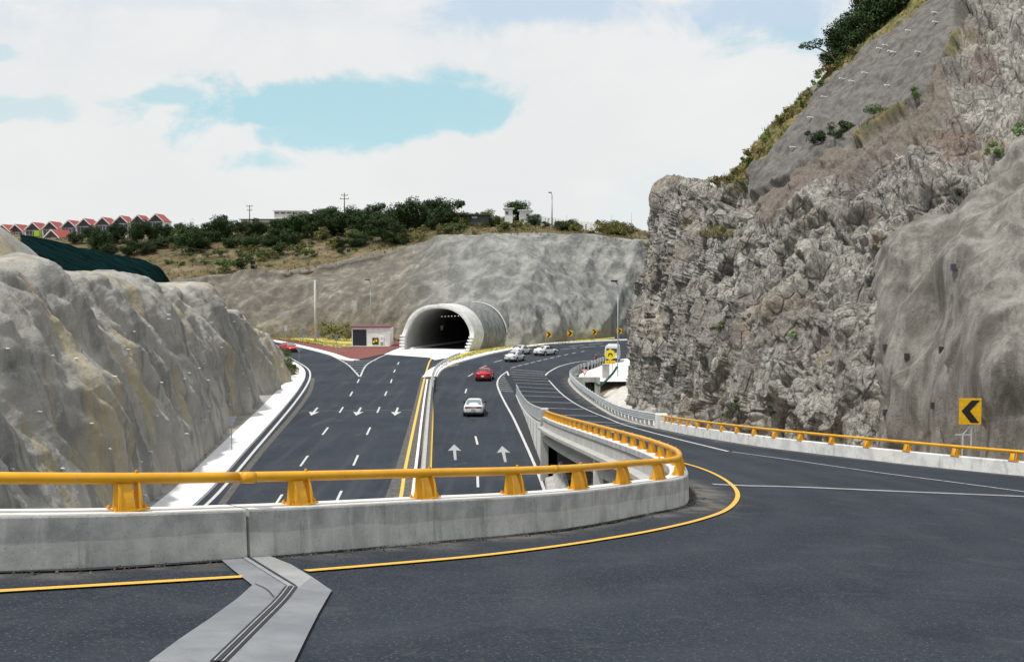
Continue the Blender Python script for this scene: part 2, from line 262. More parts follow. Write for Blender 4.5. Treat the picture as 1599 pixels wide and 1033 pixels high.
M = dict(ringc=mat('ring_concrete', conc((.50, .50, .49), (.66, .66, .645), (.30, .30, .28), .55)), streakc=mat('streaked_dark_concrete', f_streak), lining=mat('tunnel_lining', f_lining), tar=mat('tar_grit', col=(.022, .022, .023), rough=.95),
 asphalt=mat('asphalt', f_asphalt), deck=mat('deck_asphalt', f_deck), dust=mat('dusty_asphalt', f_dust),
 parapet=mat('raw_concrete', f_parapet), whitepar=mat('whitewashed_concrete', f_whitepar), yellow=mat('yellow_rail_paint', f_yellow),
 wline=mat('white_road_paint', paint((.56, .56, .545), .5)), wold=mat('worn_white_paint', paint((.36, .37, .37), .6)), yline=mat('yellow_road_paint', paint((.66, .44, .07), .12)),
 ylined=mat('yellow_deck_paint', paint((.70, .40, .05), .06)),
 concrete=mat('grey_concrete', conc((.34, .34, .32), (.46, .46, .44))), girder=mat('girder_concrete', conc((.36, .36, .34), (.46, .46, .44), sa=.2)),
 lightc=mat('pale_concrete', conc((.60, .60, .585), (.74, .74, .725), (.42, .41, .38), .35)), curb=mat('white_kerb_concrete', conc((.74, .74, .73), (.82, .82, .81), (.6, .59, .57), .2)),
 darkc=mat('dark_concrete', conc((.17, .175, .175), (.26, .265, .26), (.12, .12, .12), .4)), jointc=mat('joint_concrete', conc((.155, .165, .18), (.225, .235, .25), (.12, .12, .125), .3)),
 jointl=mat('light_joint_concrete', conc((.24, .245, .25), (.33, .335, .335), (.16, .16, .16), .4)),
 rubber=mat('black_rubber', col=(.02, .02, .022), rough=.6), rock=mat('cliff_rock', f_rock), shotL=mat('sprayed_concrete', f_shotL), shotB=mat('sprayed_concrete_far', f_shotB),
 hill=mat('dry_hill_ground', f_hill), grass=mat('yellow_grass', f_grass), red=mat('red_gravel', f_red), net=mat('green_netting', f_net),
 steel=mat('galvanised_steel', col=(.50, .53, .55), rough=.5, metal=.1), gsteel=mat('weathered_steel', col=(.30, .32, .34), rough=.6, metal=.2), bars=mat('fence_bar_steel', col=(.56, .58, .58), rough=.55, metal=.2),
 black=mat('black_paint', col=(.012, .012, .014), rough=.5), dark=mat('painted_dark', col=(.01, .01, .012), rough=1),
 signy=mat('sign_yellow', col=(.82, .46, .005), rough=.4), signl=mat('sign_lemon_yellow', col=(.85, .66, .01), rough=.4), signo=mat('faded_orange', col=(.62, .30, .01), rough=.5),
 signr=mat('sign_red', col=(.62, .16, .17), rough=.4), signw=mat('sign_white', col=(.78, .78, .78), rough=.4), signb=mat('sign_back_blue_grey', col=(.16, .20, .24), rough=.5),
 leafd=mat('dark_leaves', f_leaf((.016, .036, .011), (.040, .070, .020))), leafm=mat('mid_leaves', f_leaf((.05, .085, .025), (.10, .135, .04))), leafo=mat('olive_leaves', f_leaf((.10, .115, .035), (.20, .175, .06))),
 leafg=mat('fresh_leaves', f_leaf((.05, .12, .015), (.10, .20, .03))), leafy=mat('dry_grass_blades', f_leaf((.15, .13, .05), (.28, .22, .10))), leafgrey=mat('grey_green_leaves', f_leaf((.07, .10, .07), (.13, .16, .11))),
 bark=mat('bark', col=(.07, .055, .04), rough=.95), white=mat('white_wall', conc((.70, .70, .70), (.80, .80, .80), (.5, .5, .48), .3)), roofr=mat('red_roof', col=(.33, .062, .05), rough=.75), timber=mat('dark_timber', col=(.07, .072, .085), rough=.8),
 glassd=mat('dark_glass', col=(.05, .065, .08), rough=.12), frame=mat('window_frame', col=(.45, .46, .48), rough=.5), hutr=mat('maroon_trim', col=(.16, .05, .06), rough=.7), door=mat('navy_door', col=(.012, .017, .028), rough=.5),
 lime=mat('lime_paint', col=(.36, .55, .02), rough=.6), cwhite=mat('white_car_paint', col=(.76, .77, .79), rough=.25), cred=mat('red_car_paint', col=(.50, .012, .02), rough=.25),
 tyre=mat('tyre_rubber', col=(.015, .015, .016), rough=.9), rim=mat('wheel_rim', col=(.4, .4, .42), rough=.35, metal=.7), cglass=mat('car_glass', col=(.04, .055, .06), rough=.08), cglassl=mat('pale_car_glass', col=(.16, .23, .23), rough=.1),
 tail=mat('tail_light_red', col=(.20, .006, .015), rough=.2), lampw=mat('headlight_glass', col=(.75, .75, .72), rough=.15), plate=mat('number_plate', col=(.35, .36, .37), rough=.5),
 tlamp=mat('tunnel_lamp', col=(1, 1, 1), emit=((1, 1, .95), 1.3)), pole=mat('pole_concrete', conc((.46, .45, .42), (.56, .55, .52), (.3, .3, .28), .2)), wood=mat('pole_wood', col=(.06, .05, .045), rough=.9),
 skin=mat('skin', col=(.35, .2, .14), rough=.6), pink=mat('pink_shirt', col=(.20, .07, .10), rough=.9), jean=mat('dark_trousers', col=(.012, .012, .02), rough=.9), hair=mat('black_hair', col=(.012, .01, .01), rough=.7),
 hose=mat('dark_green_hose', col=(.02, .09, .07), rough=.6), soil=mat('brown_soil', conc((.17, .13, .09), (.34, .28, .2), (.1, .08, .06), .5)), gravel=mat('pale_gravel', conc((.46, .44, .40), (.66, .64, .60), (.3, .28, .25), .4)),
 redpaint=mat('faded_red_spray', col=(.20, .08, .08), rough=.9), wallwr=mat('painted_slogan_blue', col=(.14, .20, .24), rough=.8), tanwall=mat('tan_wall', col=(.40, .30, .16), rough=.9))
# ---------------------------------------------------------------- mesh helpers
COL = sc.collection
def tag(o, label=None, cat=None, group=None, kind=None):
    if label: o['label'] = label
    if cat: o['category'] = cat
    if group: o['group'] = group
    if kind: o['kind'] = kind
    return o
def empty(name, loc=(0, 0, 0), rz=0, **k):
    o = bpy.data.objects.new(name, None); COL.objects.link(o); o.location = loc; o.rotation_euler = (0, 0, rz); o.empty_display_size = .2
    return tag(o, **k)
class MB:
    def __init__(s): s.v = []; s.f = []; s.uv = []
    def quadgrid(s, rows, closed=False, flip=False, uvs=None):
        b = len(s.v); m = len(rows[0])
        for r in rows: s.v += [tuple(p) for p in r]
        for i in range(len(rows)-1):
            for j in range(m if closed else m-1):
                k = (j+1) % m
                q = [b+i*m+j, b+i*m+k, b+(i+1)*m+k, b+(i+1)*m+j]
                if flip: q = q[::-1]
                s.f.append(tuple(q))
                if uvs is not None:
                    t = [uvs[i][j], uvs[i][j+1 if not closed else j+1], uvs[i+1][j+1], uvs[i+1][j]]
                    s.uv.append(t[::-1] if flip else t)
        return s
    def poly(s, pts):
        b = len(s.v); s.v += [tuple(p) for p in pts]; s.f.append(tuple(range(b, b+len(pts)))); return s
    def prism(s, pts, vec):
        n_ = len(pts); b = len(s.v); v = Vector(vec)
        s.v += [tuple(p) for p in pts]+[tuple(Vector(p)+v) for p in pts]
        s.f.append(tuple(range(b, b+n_))[::-1]); s.f.append(tuple(range(b+n_, b+2*n_)))
        for i in range(n_):
            j = (i+1) % n_; s.f.append((b+i, b+j, b+n_+j, b+n_+i))
        return s
    def box(s, c, d, rz=0, ax=None):
        hx, hy, hz = d[0]/2, d[1]/2, d[2]/2; b = len(s.v); cr, sr = math.cos(rz), math.sin(rz)
        for x, y, z in ((-1, -1, -1), (1, -1, -1), (1, 1, -1), (-1, 1, -1), (-1, -1, 1), (1, -1, 1), (1, 1, 1), (-1, 1, 1)):
            X, Y = x*hx, y*hy; s.v.append((c[0]+X*cr-Y*sr, c[1]+X*sr+Y*cr, c[2]+z*hz))
        for q in ((0, 3, 2, 1), (4, 5, 6, 7), (0, 1, 5, 4), (1, 2, 6, 5), (2, 3, 7, 6), (3, 0, 4, 7)): s.f.append(tuple(b+i for i in q))
        return s
    def tube(s, pts, r, n_=8, caps=True, r2=None):
        pts = [Vector(p) for p in pts]; rows = []
        for i, p in enumerate(pts):
            t = (pts[min(i+1, len(pts)-1)]-pts[max(i-1, 0)]).normalized()
            a = t.cross(Vector((0, 0, 1)));
            if a.length < 1e-3: a = Vector((1, 0, 0))
            a.normalize(); c = t.cross(a).normalized()
            rr = r if r2 is None else r+(r2-r)*i/(len(pts)-1)
            rows.append([p+(a*math.cos(k*2*math.pi/n_)+c*math.sin(k*2*math.pi/n_))*rr for k in range(n_)])
        b = len(s.v); s.quadgrid(rows, closed=True)
        if caps:
            s.f.append(tuple(range(b, b+n_))[::-1]); e = b+(len(rows)-1)*n_; s.f.append(tuple(range(e, e+n_)))
        return s
    def sweep(s, path, prof, uvw=None, closed=False, ends=True):
        """path: list of 3D points; prof: list of (lateral(right +), z)"""
        pts = [Vector(p) for p in path]; rows = []; uvs = []; L = 0
        for i, p in enumerate(pts):
            t = pts[min(i+1, len(pts)-1)]-pts[max(i-1, 0)]; t.z = 0; t.normalize(); nr = Vector((t.y, -t.x, 0))
            if i: L += (p-pts[i-1]).length
            rows.append([(p.x+nr.x*a, p.y+nr.y*a, p.z+z) for a, z in prof])
            if uvw: uvs.append([(L, v) for v in uvw])
        b = len(s.v)
        if uvw: s.quadgrid(rows, closed=False, uvs=uvs)
        else: s.quadgrid(rows, closed=closed)
        if ends:
            m = len(prof); s.f.append(tuple(range(b, b+m))); e = b+(len(rows)-1)*m; s.f.append(tuple(range(e, e+m))[::-1])
            if uvw: s.uv.append([(0, .5)]*m); s.uv.append([(0, .5)]*m)
        return s
    def build(s, name, m, parent=None, smooth=False, bevel=0, rot=None, **k):
        me = bpy.data.meshes.new(name); me.from_pydata(s.v, [], s.f)
        if s.uv and len(s.uv) == len(s.f):
            ul = me.uv_layers.new(name='UVMap'); flat = [c for f in s.uv for t in f for c in t]; ul.data.foreach_set('uv', flat)
        me.materials.append(m)
        bm = bmesh.new(); bm.from_mesh(me); bmesh.ops.recalc_face_normals(bm, faces=bm.faces); bm.to_mesh(me); bm.free()
        if smooth: me.polygons.foreach_set('use_smooth', [True]*len(me.polygons))
        o = bpy.data.objects.new(name, me); COL.objects.link(o)
        if bevel:
            bv = o.modifiers.new('bevel', 'BEVEL'); bv.width = bevel; bv.segments = 2; bv.limit_method = 'ANGLE'
        if parent: o.parent = parent
        return tag(o, **k)
def local(pts, loc, rz=0):
    c, s_ = math.cos(-rz), math.sin(-rz); out = []
    for p in pts:
        x, y = p[0]-loc[0], p[1]-loc[1]; out.append((x*c-y*s_, x*s_+y*c, p[2]-loc[2]))
    return out
def copy_tree(o, parent=None):
    c = o.copy(); COL.objects.link(c)
    if parent: c.parent = parent
    for ch in [x for x in o.children]: copy_tree(ch, c)
    return c
def catmull(pts, step):
    """resample through points with even steps"""
    P_ = [np.array(p, float) for p in pts]; P_ = [2*P_[0]-P_[1]]+P_+[2*P_[-1]-P_[-2]]; out = []
    for i in range(1, len(P_)-2):
        for t in np.linspace(0, 1, 24, endpoint=False):
            a, b, c, d = P_[i-1:i+3]; out.append(.5*((2*b)+(-a+c)*t+(2*a-5*b+4*c-d)*t*t+(-a+3*b-3*c+d)*t**3))
    out.append(P_[-2]); out = np.array(out); seg = np.linalg.norm(np.diff(out, axis=0), axis=1); L = np.concatenate([[0], np.cumsum(seg)])
    n_ = max(2, int(round(L[-1]/step))+1); s = np.linspace(0, L[-1], n_)
    return [tuple(np.interp(x, L, out[:, k]) for k in range(out.shape[1])) for x in s]
# ---- numpy noise
def _hash(ix, iy, iz, seed):
    h = (ix.astype(np.int64)*374761393 + iy.astype(np.int64)*668265263 + iz.astype(np.int64)*2147483647 + seed*1274126177) & 0xffffffff
    h = ((h ^ (h >> 13))*1274126177) & 0xffffffff; h = ((h ^ (h >> 16))*2246822519) & 0xffffffff
    return ((h ^ (h >> 15)) & 0xffffff)/float(0xffffff)
def vnoise(p, seed=0):
    i = np.floor(p); f = p-i; u = f*f*f*(f*(f*6-15)+10); i = i.astype(np.int64); r = 0
    for dx in (0, 1):
        for dy in (0, 1):
            for dz in (0, 1):
                w_ = (u[:, 0] if dx else 1-u[:, 0])*(u[:, 1] if dy else 1-u[:, 1])*(u[:, 2] if dz else 1-u[:, 2])
                r = r+w_*_hash(i[:, 0]+dx, i[:, 1]+dy, i[:, 2]+dz, seed)
    return r*2-1
def fbm(p, oct=4, seed=0, gain=.5, ridge=False):
    a = 1; t = 0; s = 0
    for k in range(oct):
        v = vnoise(p*(2.03**k)+k*17.3, seed+k)
        if ridge: v = 1-2*np.abs(v)
        t = t+a*v; s += a; a *= gain
    return t/s
def facet(p, seed=0, k=26, tilt=1.8, off=1.1):
    """cellular blocks, each with its own offset and tilt"""
    i = np.floor(p).astype(np.int64); ws = np.zeros(len(p)); val = np.zeros(len(p))
    for dx in (-1, 0, 1):
        for dy in (-1, 0, 1):
            for dz in (-1, 0, 1):
                c = i+np.array([dx, dy, dz]); jx = _hash(c[:, 0], c[:, 1], c[:, 2], seed); jy = _hash(c[:, 0], c[:, 1], c[:, 2], seed+1); jz = _hash(c[:, 0], c[:, 1], c[:, 2], seed+2)
                q = c+np.stack([jx, jy, jz], 1); d = p-q; dd = (d*d).sum(1)
                h = _hash(c[:, 0], c[:, 1], c[:, 2], seed+3); tx = _hash(c[:, 0], c[:, 1], c[:, 2], seed+4)-.5; ty = _hash(c[:, 0], c[:, 1], c[:, 2], seed+5)-.5; tz = _hash(c[:, 0], c[:, 1], c[:, 2], seed+6)-.5
                v = (h-.5)*off+(d[:, 0]*tx+d[:, 1]*ty+d[:, 2]*tz)*tilt
                w_ = np.exp(-k*dd)+1e-14; ws += w_; val += w_*v
    return val/ws
def cr_interp(A, t):
    """A: (n, ...) control, t: fractional indices"""
    n_ = len(A); i = np.clip(np.floor(t).astype(int), 0, n_-2); f = (t-i).reshape((-1,)+(1,)*(A.ndim-1))
    g = lambda k: A[np.clip(k, 0, n_-1)]
    a, b, c, d = g(i-1), g(i), g(i+1), g(i+2)
    a = np.where((i == 0).reshape(f.shape), 2*b-c, a); d = np.where((i == n_-2).reshape(f.shape), 2*c-b, d)
    return .5*((2*b)+(-a+c)*f+(2*a-5*b+4*c-d)*f*f+(-a+3*b-3*c+d)*f**3)
def sheet(A, nu, nv):
    A = np.array(A, float); B = cr_interp(A, np.linspace(0, A.shape[0]-1, nu)); B = np.swapaxes(B, 0, 1); C = cr_interp(B, np.linspace(0, B.shape[0]-1, nv))
    return np.swapaxes(C, 0, 1)      # nu, nv, 3
def normals(S):
    du = np.gradient(S, axis=0); dv = np.gradient(S, axis=1); n_ = np.cross(du, dv); n_ /= (np.linalg.norm(n_, axis=2, keepdims=True)+1e-9); return n_
def grid_obj(name, S, m, attrs=None, drop=None, smooth=True, **k):
    nu, nv = S.shape[:2]; idx = np.arange(nu*nv).reshape(nu, nv)
    q = np.stack([idx[:-1, :-1], idx[1:, :-1], idx[1:, 1:], idx[:-1, 1:]], -1).reshape(-1, 4)
    if drop is not None:
        dm = drop.reshape(-1); q = q[~dm[q].all(1)]
    me = bpy.data.meshes.new(name); me.vertices.add(nu*nv); me.vertices.foreach_set('co', S.reshape(-1).astype(np.float32))
    me.loops.add(q.size); me.loops.foreach_set('vertex_index', q.reshape(-1).astype(np.int32)); me.polygons.add(len(q))
    me.polygons.foreach_set('loop_start', (np.arange(len(q))*4).astype(np.int32)); me.update(calc_edges=True)
    for a, v in (attrs or {}).items():
        at = me.attributes.new(a, 'FLOAT', 'POINT'); at.data.foreach_set('value', v.reshape(-1).astype(np.float32))
    me.polygons.foreach_set('use_smooth', [smooth]*len(q)); me.materials.append(m); me.validate()
    o = bpy.data.objects.new(name, me); COL.objects.link(o); return tag(o, **k)
def to_px(S):
    x = S[..., 0]; y = S[..., 1]; z = S[..., 2]-CH; zc = y*CP-z*SP; return W0/2+F*x/zc, H0/2-F*(y*SP+z*CP)/zc
def sstep(a, b, x): t = np.clip((x-a)/(b-a), 0, 1); return t*t*(3-2*t)
# ================================================================= STRUCTURE
def zd(x, y):
    """height of the ramp deck: banked plane easing into the highway level"""
    zp = CH-2.166-.06*x-.1*y; z = .5*(zp+math.sqrt(zp*zp+1.0)); t = min(1, max(0, (153-y)/20)); t = t*t*(3-2*t)
    return z*t+.012
def D(px, py, off=0.0):
    """point of the deck seen at a pixel"""
    a, b = ray(px, py); d = 6.0
    while d < 260:
        if CH+b*d < zd(a*d, d)+off: break
        d += .5
    lo, hi = d-.5, d
    for _ in range(24):
        m_ = (lo+hi)/2
        if CH+b*m_ < zd(a*m_, m_)+off: hi = m_
        else: lo = m_
    return (a*hi, hi, zd(a*hi, hi))
gm = MB(); gm.box((0, 400, -4.4), (3000, 3000, .8)); gm.build('ground', M['soil'], kind='structure')
# --- highway
road = MB().poly([(-90, -60, 0), (2.6, -60, 0), (2.2, 76, 0), (1.3, 107, 0), (.8, 126, 0), (3.5, 133, 0), (8.2, 152, 0), (9.5, 165, 0), (14, 178, 0), (80, 196, 0), (80, 262, 0), (-90, 262, 0)]).build('road', M['asphalt'], kind='structure')
def flat(path, wd, z=.005): return MB().sweep([(p[0], p[1], p[2]+z) for p in path], [(-wd/2, 0), (wd/2, 0)], ends=False)
def gp(pts, step=1.5): return catmull([G(*p) for p in pts], step)
def gline(name, pts, wd, m, z=.006, step=1.5): return flat(gp(pts, step), wd, z).build(name, m, road)
WL = gp([(240, 850), (330, 780), (400, 700), (455, 635), (478, 603), (484.5, 585), (479, 574), (463, 564), (446, 555), (418, 545)])
flat(WL, .22, .006).build('edge_line', M['wline'], road)
gline('yellow_edge_line', [(612, 830), (626, 775), (635, 720), (655.5, 623), (663, 590), (670, 566), (674, 560)], .22, M['yline'])
gline('yellow_edge_line', [(669, 830), (670.5, 775), (672.3, 715), (675, 650), (675, 600), (684, 583), (699, 573), (716, 569)], .2, M['yline'])
gline('edge_line', [(882, 860), (850, 765), (832.6, 720), (803, 655), (788.8, 629), (780, 611), (776.5, 598), (781, 588), (792, 579.3)], .2, M['wline'])
gline('edge_line', [(505, 549), (520, 556), (543, 569), (562, 588.5)], .22, M['wline'])
gline('edge_line', [(562, 588.5), (572, 570), (590, 559), (603, 553.5)], .22, M['wline'])
for a, b in (((537, 566), (577, 566)), ((533, 563), (587, 563)), ((541, 569.5), (573, 569.5)), ((547, 573.5), (571, 573.5)), ((551, 577), (568.5, 577)), ((555, 581), (566.5, 581))):
    gline('gore_stripe', [a, b], .35, M['wold'])
gline('edge_line', [(791.5, 578.8), (800, 600.5), (808.4, 614), (818, 623)], .22, M['wline'])
gline('edge_line', [(960, 560.5), (930, 562), (900, 565.3), (876, 571), (862, 577.5), (853, 584), (853.5, 589), (857, 593.7)], .22, M['wline'])
for i in range(9):
    y = 586+i*3.0; xl = [787, 784, 781.5, 780, 779, 779, 779.5, 780, 780.5][i]; xr = [791, 792.5, 794, 795.5, 796.5, 798, 799.5, 801, 802.5][i]
    gline('gore_stripe', [(xl, y-.6), ((xl+xr)/2, y+.4), (xr, y+1)], .16, M['wline'], step=.6)
def dash(px, py, ln, ang_to, wd=.16, m=None, name='lane_dash'):
    a = Vector(G(px, py)); b = Vector(G(*ang_to)); t = (b-a).normalized()*ln/2
    flat([a-t, a+t], wd, .006).build(name, m or M['wline'], road)
mid = [(528, 777), (555.5, 718), (575.5, 672.5), (591, 639.5), (602.5, 614), (611, 594.7), (616, 579), (622, 567)]
lef = [(433, 783), (475, 719), (508, 672.5), (533, 639.5), (548.5, 614.5), (559.5, 594.5)]
rgt = [(746, 750), (744, 687), (729.5, 629), (727.5, 610), (735, 585), (754.5, 572.5), (778, 563.5), (806, 556)]
for L in (mid, lef, rgt):
    for i, p in enumerate(L):
        q = L[i+1] if i+1 < len(L) else L[i-1]
        if L is mid and i > 3: pass
        dash(p[0], p[1], 4.6, q)
mid2 = [(622, 639.5)]
for i, (x, y) in enumerate([(802, 573), (812, 570.3), (822, 567.8), (832, 565.5), (842, 563), (852, 560.7), (862, 558.3), (872, 556), (884, 553.5), (896, 551), (910, 548.5)]):
    dash(x, y, 2.2, (x+10, y-2.5), .3, M['wold'])
for x, y in ((858, 548), (888, 544), (918, 541.5), (948, 539), (900, 539.5), (930, 536.8)): dash(x, y, 5, (x+12, y-1.2), .3, M['wold'])
def arrow(c, tip, ln, wd, m, parent, H=None, left=False):
    c = Vector(c); t = (Vector(tip)-c).normalized(); r_ = Vector((t.y, -t.x, 0)).normalized()
    pts = [(-.09, -.5), (.09, -.5), (.12, .1), (.5, .06), (0, .5), (-.5, .06), (-.12, .1)]
    o = MB().poly([tuple(c+t*(b*ln)+r_*(a*wd)+Vector((0, 0, .007))) for a, b in pts]).build('arrow_marking', m, parent); return o
for (x, y), (x2, y2) in (((491, 642), (483, 652)), ((560, 642), (554, 652)), ((619, 642), (615, 652))): arrow(G(x, y), G(x2, y2), 6.5, .95, M['wline'], road)
for (x, y), (x2, y2) in (((710, 705), (709, 693)), ((786.5, 708), (784, 696))): arrow(G(x, y), G(x2, y2), 7.6, .98, M['wold'], road)
# worn and lighter strips
for pts, wd in (([(560, 780), (600, 680), (640, 600)], .9), ([(455, 780), (520, 680), (560, 625)], .7), ([(715, 780), (712, 690), (712, 620)], .7), ([(790, 780), (775, 690), (757, 610)], .7)):
    pass
gline('asphalt_seam', [(470, 641.5), (560, 640.5), (651, 640)], .25, M['dust'], .003)
gline('dust_shade_shoulder', [(600, 840), (634, 735), (657, 640), (668, 585)], 1.5, M['dust'], .003)
gline('dust_shade_shoulder', [(336, 800), (402, 712), (458, 647), (483, 612), (489, 590)], .45, M['dust'], .003)
gline('dust_shade_shoulder', [(884, 830), (858, 768), (838, 720), (812, 655), (799, 627)], .5, M['tar'], .003)  # near-black strip painted in for the shadow beside the wall
# --- left kerb apron (white concrete), narrow gutter next to the road
nr = []
for i, p in enumerate(WL):
    a = Vector(WL[min(i+1, len(WL)-1)])-Vector(WL[max(i-1, 0)]); a.normalize(); nr.append(Vector((-a.y, a.x, 0)))
ker = MB(); rows = []
for p, q in zip(WL, nr):
    rows.append([tuple(Vector(p)+q*a+Vector((0, 0, z))) for a, z in ((.55, 0), (.60, .14), (2.75, .17), (2.8, -.3))])
ker.quadgrid(rows); ker.build('kerb', M['curb'], kind='structure')
# bank between kerb and left cliff
rows = [[tuple(Vector(p)+q*a+Vector((0, 0, z))) for a, z in ((2.74, .10), (4.4, .30), (8, .9))] for p, q in zip(WL, nr)]
MB().quadgrid(rows).build('bank', M['shotL'], kind='structure')
# --- left road's far kerb, red gravel, grass, apron
FK = gp([(400, 527), (417, 530.5), (445, 535.5), (480, 543.5), (515, 552.5), (540, 561), (557, 563)], 2)
MB().sweep([(p[0], p[1], 0) for p in FK], [(-.6, 0), (-.55, .15), (.55, .15), (.6, 0)]).build('kerb', M['curb'], kind='structure')
def gpoly(name, pts, m, z, **k): return MB().poly([(G(x, y)[0], G(x, y)[1], z) for x, y in pts]).build(name, m, kind='structure', **k)
gpoly('red_gravel', [(380, 524), (400, 526.5), (417, 530), (445, 535), (480, 543), (515, 552), (540, 560.5), (557, 562), (600, 553), (612, 547), (640, 536), (640, 530), (400, 521)], M['red'], .06)
gpoly('grass_verge', [(380, 521), (423, 528.5), (455, 531), (493, 537), (515, 541), (530, 543.2), (549, 543), (549, 541), (606, 541.5), (606, 530), (640, 530), (640, 515), (380, 515)], M['grass'], .10)
MB().sweep([(x, y, .1) for x, y, z in gp([(505, 540.5), (530, 540.2), (565, 541.5), (607, 541.5)], 2)], [(-.3, 0), (-.3, .06), (.3, .06), (.3, 0)]).build('path', M['lightc'], kind='structure')
gpoly('apron', [(600, 553), (611, 548), (628, 541.5), (640, 534), (722, 534), (735, 549), (726, 551), (712, 553), (700, 558), (679, 562), (670, 558)], M['curb'], .015)
gpoly('grass_verge', [(682, 577), (700, 562), (716, 554), (740, 548), (760, 540), (800, 530), (880, 522), (960, 520), (960, 529), (935, 531), (900, 533), (850, 539), (800, 546), (745, 557), (715, 566)], M['grass'], .10)
MK = gp([(676, 590), (684, 579), (700, 570.5), (722, 563.5), (760, 553.5), (800, 545.5), (850, 538), (900, 534.5), (960, 531.5), (1020, 529.5)], 2)
MB().sweep([(p[0], p[1], 0) for p in MK], [(-1.3, .11), (-.55, .17), (.45, .17), (.5, 0)], ends=False).build('kerb', M['curb'], kind='structure')
# --- median barrier
MP = gp([(655, 835), (660, 775), (664, 720), (668.5, 660), (672, 620), (675, 594)], 2)
mb = empty('median_barrier', MP[0], label='long low pale concrete barrier along the middle of the highway', cat='barrier')
MB().sweep(local(MP, MP[0]), [(-.27, 0), (-.22, .16), (-.12, .30), (-.10, .68), (.10, .68), (.12, .30), (.22, .16), (.27, 0)]).build('barrier_wall', M['concrete'], mb)
MB().sweep(local([(p[0]-.58, p[1], .0) for p in MP], MP[0]), [(-.10, 0), (-.09, .2), (.09, .2), (.10, 0)]).build('kerb_strip', M['curb'], mb)
# --- W-beam guard rail builder
WPROF = [(0, -.155), (.03, -.12), (.07, -.10), (.07, -.05), (.02, -.02), (.02, .02), (.07, .05), (.07, .10), (.03, .12), (0, .155)]
def guardrail(path, label, hts=(.6,), side=-1, gap=2, postm='steel', offs=.12, ph=.8, pw=.14, first=0):
    o = empty('guard_rail', path[0], label=label, cat='guard rail'); L = local(path, path[0])
    for h in hts: MB().sweep(L, [(side*(a+offs), z+h) for a, z in WPROF], ends=False).build('beam', M['steel'], o, smooth=False)
    for i in range(first, len(L), gap):
        p = L[i]; q = L[min(i+1, len(L)-1)]; r0 = L[max(i-1, 0)]; rz = math.atan2(q[1]-r0[1], q[0]-r0[0])
        pm = MB().box((p[0], p[1], p[2]+ph/2-.1), (pw*.9, pw, ph+.2), rz); pm.box((p[0]+math.sin(rz)*-side*-.07, p[1]-math.cos(rz)*-side*-.07, p[2]+ph-.15), (pw*.8, .12, .22), rz); pm.build('post', M[postm], o)
    return o
guardrail(gp([(674, 612), (675, 596), (680, 581), (690, 572), (704, 563), (717, 558)], 1.0), 'short galvanised guard rail curving round the end of the median barrier', (.62,), 1, 2, 'bars')
# --- ramp deck -----------------------------------------------------
BASE = [D(*p) for p in ((-520, 935), (-300, 915), (0, 891), (375, 870.7), (672, 845), (806, 833), (907, 820), (1000, 802), (1050, 787), (1072, 772))]
RAILPX = [(1062, 722), (1050, 704), (1030, 693), (1000, 683), (950, 669), (900, 657.5)]
INN = [(-14.5, 6.5), (-9.4, 9.6)]+[(p[0], p[1]) for p in BASE[2:8]]+[(3.35, 24.3), (3.85, 27.2), (4.05, 30.0), (4.08, 34), (3.95, 38), (3.65, 44), (3.2, 52), (2.75, 60), (2.4, 68), (2.2, 76)]
inn = catmull(INN, .5)
EXT = [(2.0, 84), (1.7, 92), (1.45, 102), (1.1, 112), (.75, 120), (.4, 128), (-.3, 140), (-1.0, 152)]
OUTB = [(26.5, 40.5), (22.6, 43.9), (19.6, 46.7), (17.4, 49.6), (15.5, 53.6), (13.3, 59.5), (12.0, 66), (11.0, 74), (10.4, 84)]
GR = [(10.4, 84.4), (9.9, 92), (9.4, 100), (8.9, 108), (8.3, 116), (7.7, 124), (7.2, 132), (6.95, 140), (7.1, 146), (7.7, 151), (9.0, 157), (10.7, 162), (12.9, 170), (16.0, 181)]
pairs = [((-24, 0), (-30, -30)), ((-14.5, 6.5), (-12, -30)), ((-5.3, 12.6), (6, -30)), ((0, 18.3), (40, -25)), ((2.6, 22.3), (70, -10)), ((3.85, 27.2), (80, 20)), ((4.08, 34), (26.6, 40.4)), ((3.65, 44), (19.6, 46.7)), ((3.2, 52), (15.9, 53)), ((2.75, 60), (13.5, 60)), ((2.4, 68), (11.8, 68.5)), ((2.2, 76), (10.8, 79)), ((2.0, 84), (10.2, 88)), ((1.7, 92), (9.9, 94)), ((1.45, 102), (9.3, 103)), ((1.1, 112), (8.6, 113)), ((.75, 120), (8.0, 121)), ((.4, 128), (7.5, 129)), ((-.3, 140), (7.0, 140)), ((-1.0, 152), (7.6, 152))]
ia = catmull([p[0] for p in pairs], 1.0); 
pa = np.array([p[0] for p in pairs], float); pb = np.array([p[1] for p in pairs], float)
ts = np.linspace(0, len(pairs)-1, 420); ia = cr_interp(pa, ts); ob = pb[np.clip(np.floor(ts).astype(int), 0, len(pb)-2)]*(1-(ts-np.clip(np.floor(ts), 0, len(pb)-2)))[:, None]+pb[np.clip(np.floor(ts).astype(int)+1, 1, len(pb)-1)]*(ts-np.clip(np.floor(ts), 0, len(pb)-2))[:, None]
S = np.zeros((420, 64, 3))
for i in range(420):
    for j in range(64):
        t = (j/63)**1.6; x, y = ia[i]*(1-t)+ob[i]*t; S[i, j] = (x, y, zd(x, y))
def pdist(S_, line):
    P2 = S_[..., :2].reshape(-1, 2); best = np.full(len(P2), 1e9)
    for k in range(len(line)-1):
        a_ = np.array(line[k][:2]); b_ = np.array(line[k+1][:2]); ab = b_-a_; t_ = np.clip(((P2-a_)@ab)/(ab@ab), 0, 1); best = np.minimum(best, np.hypot(*(P2-a_-t_[:, None]*ab).T))
    return best.reshape(S_.shape[:2])
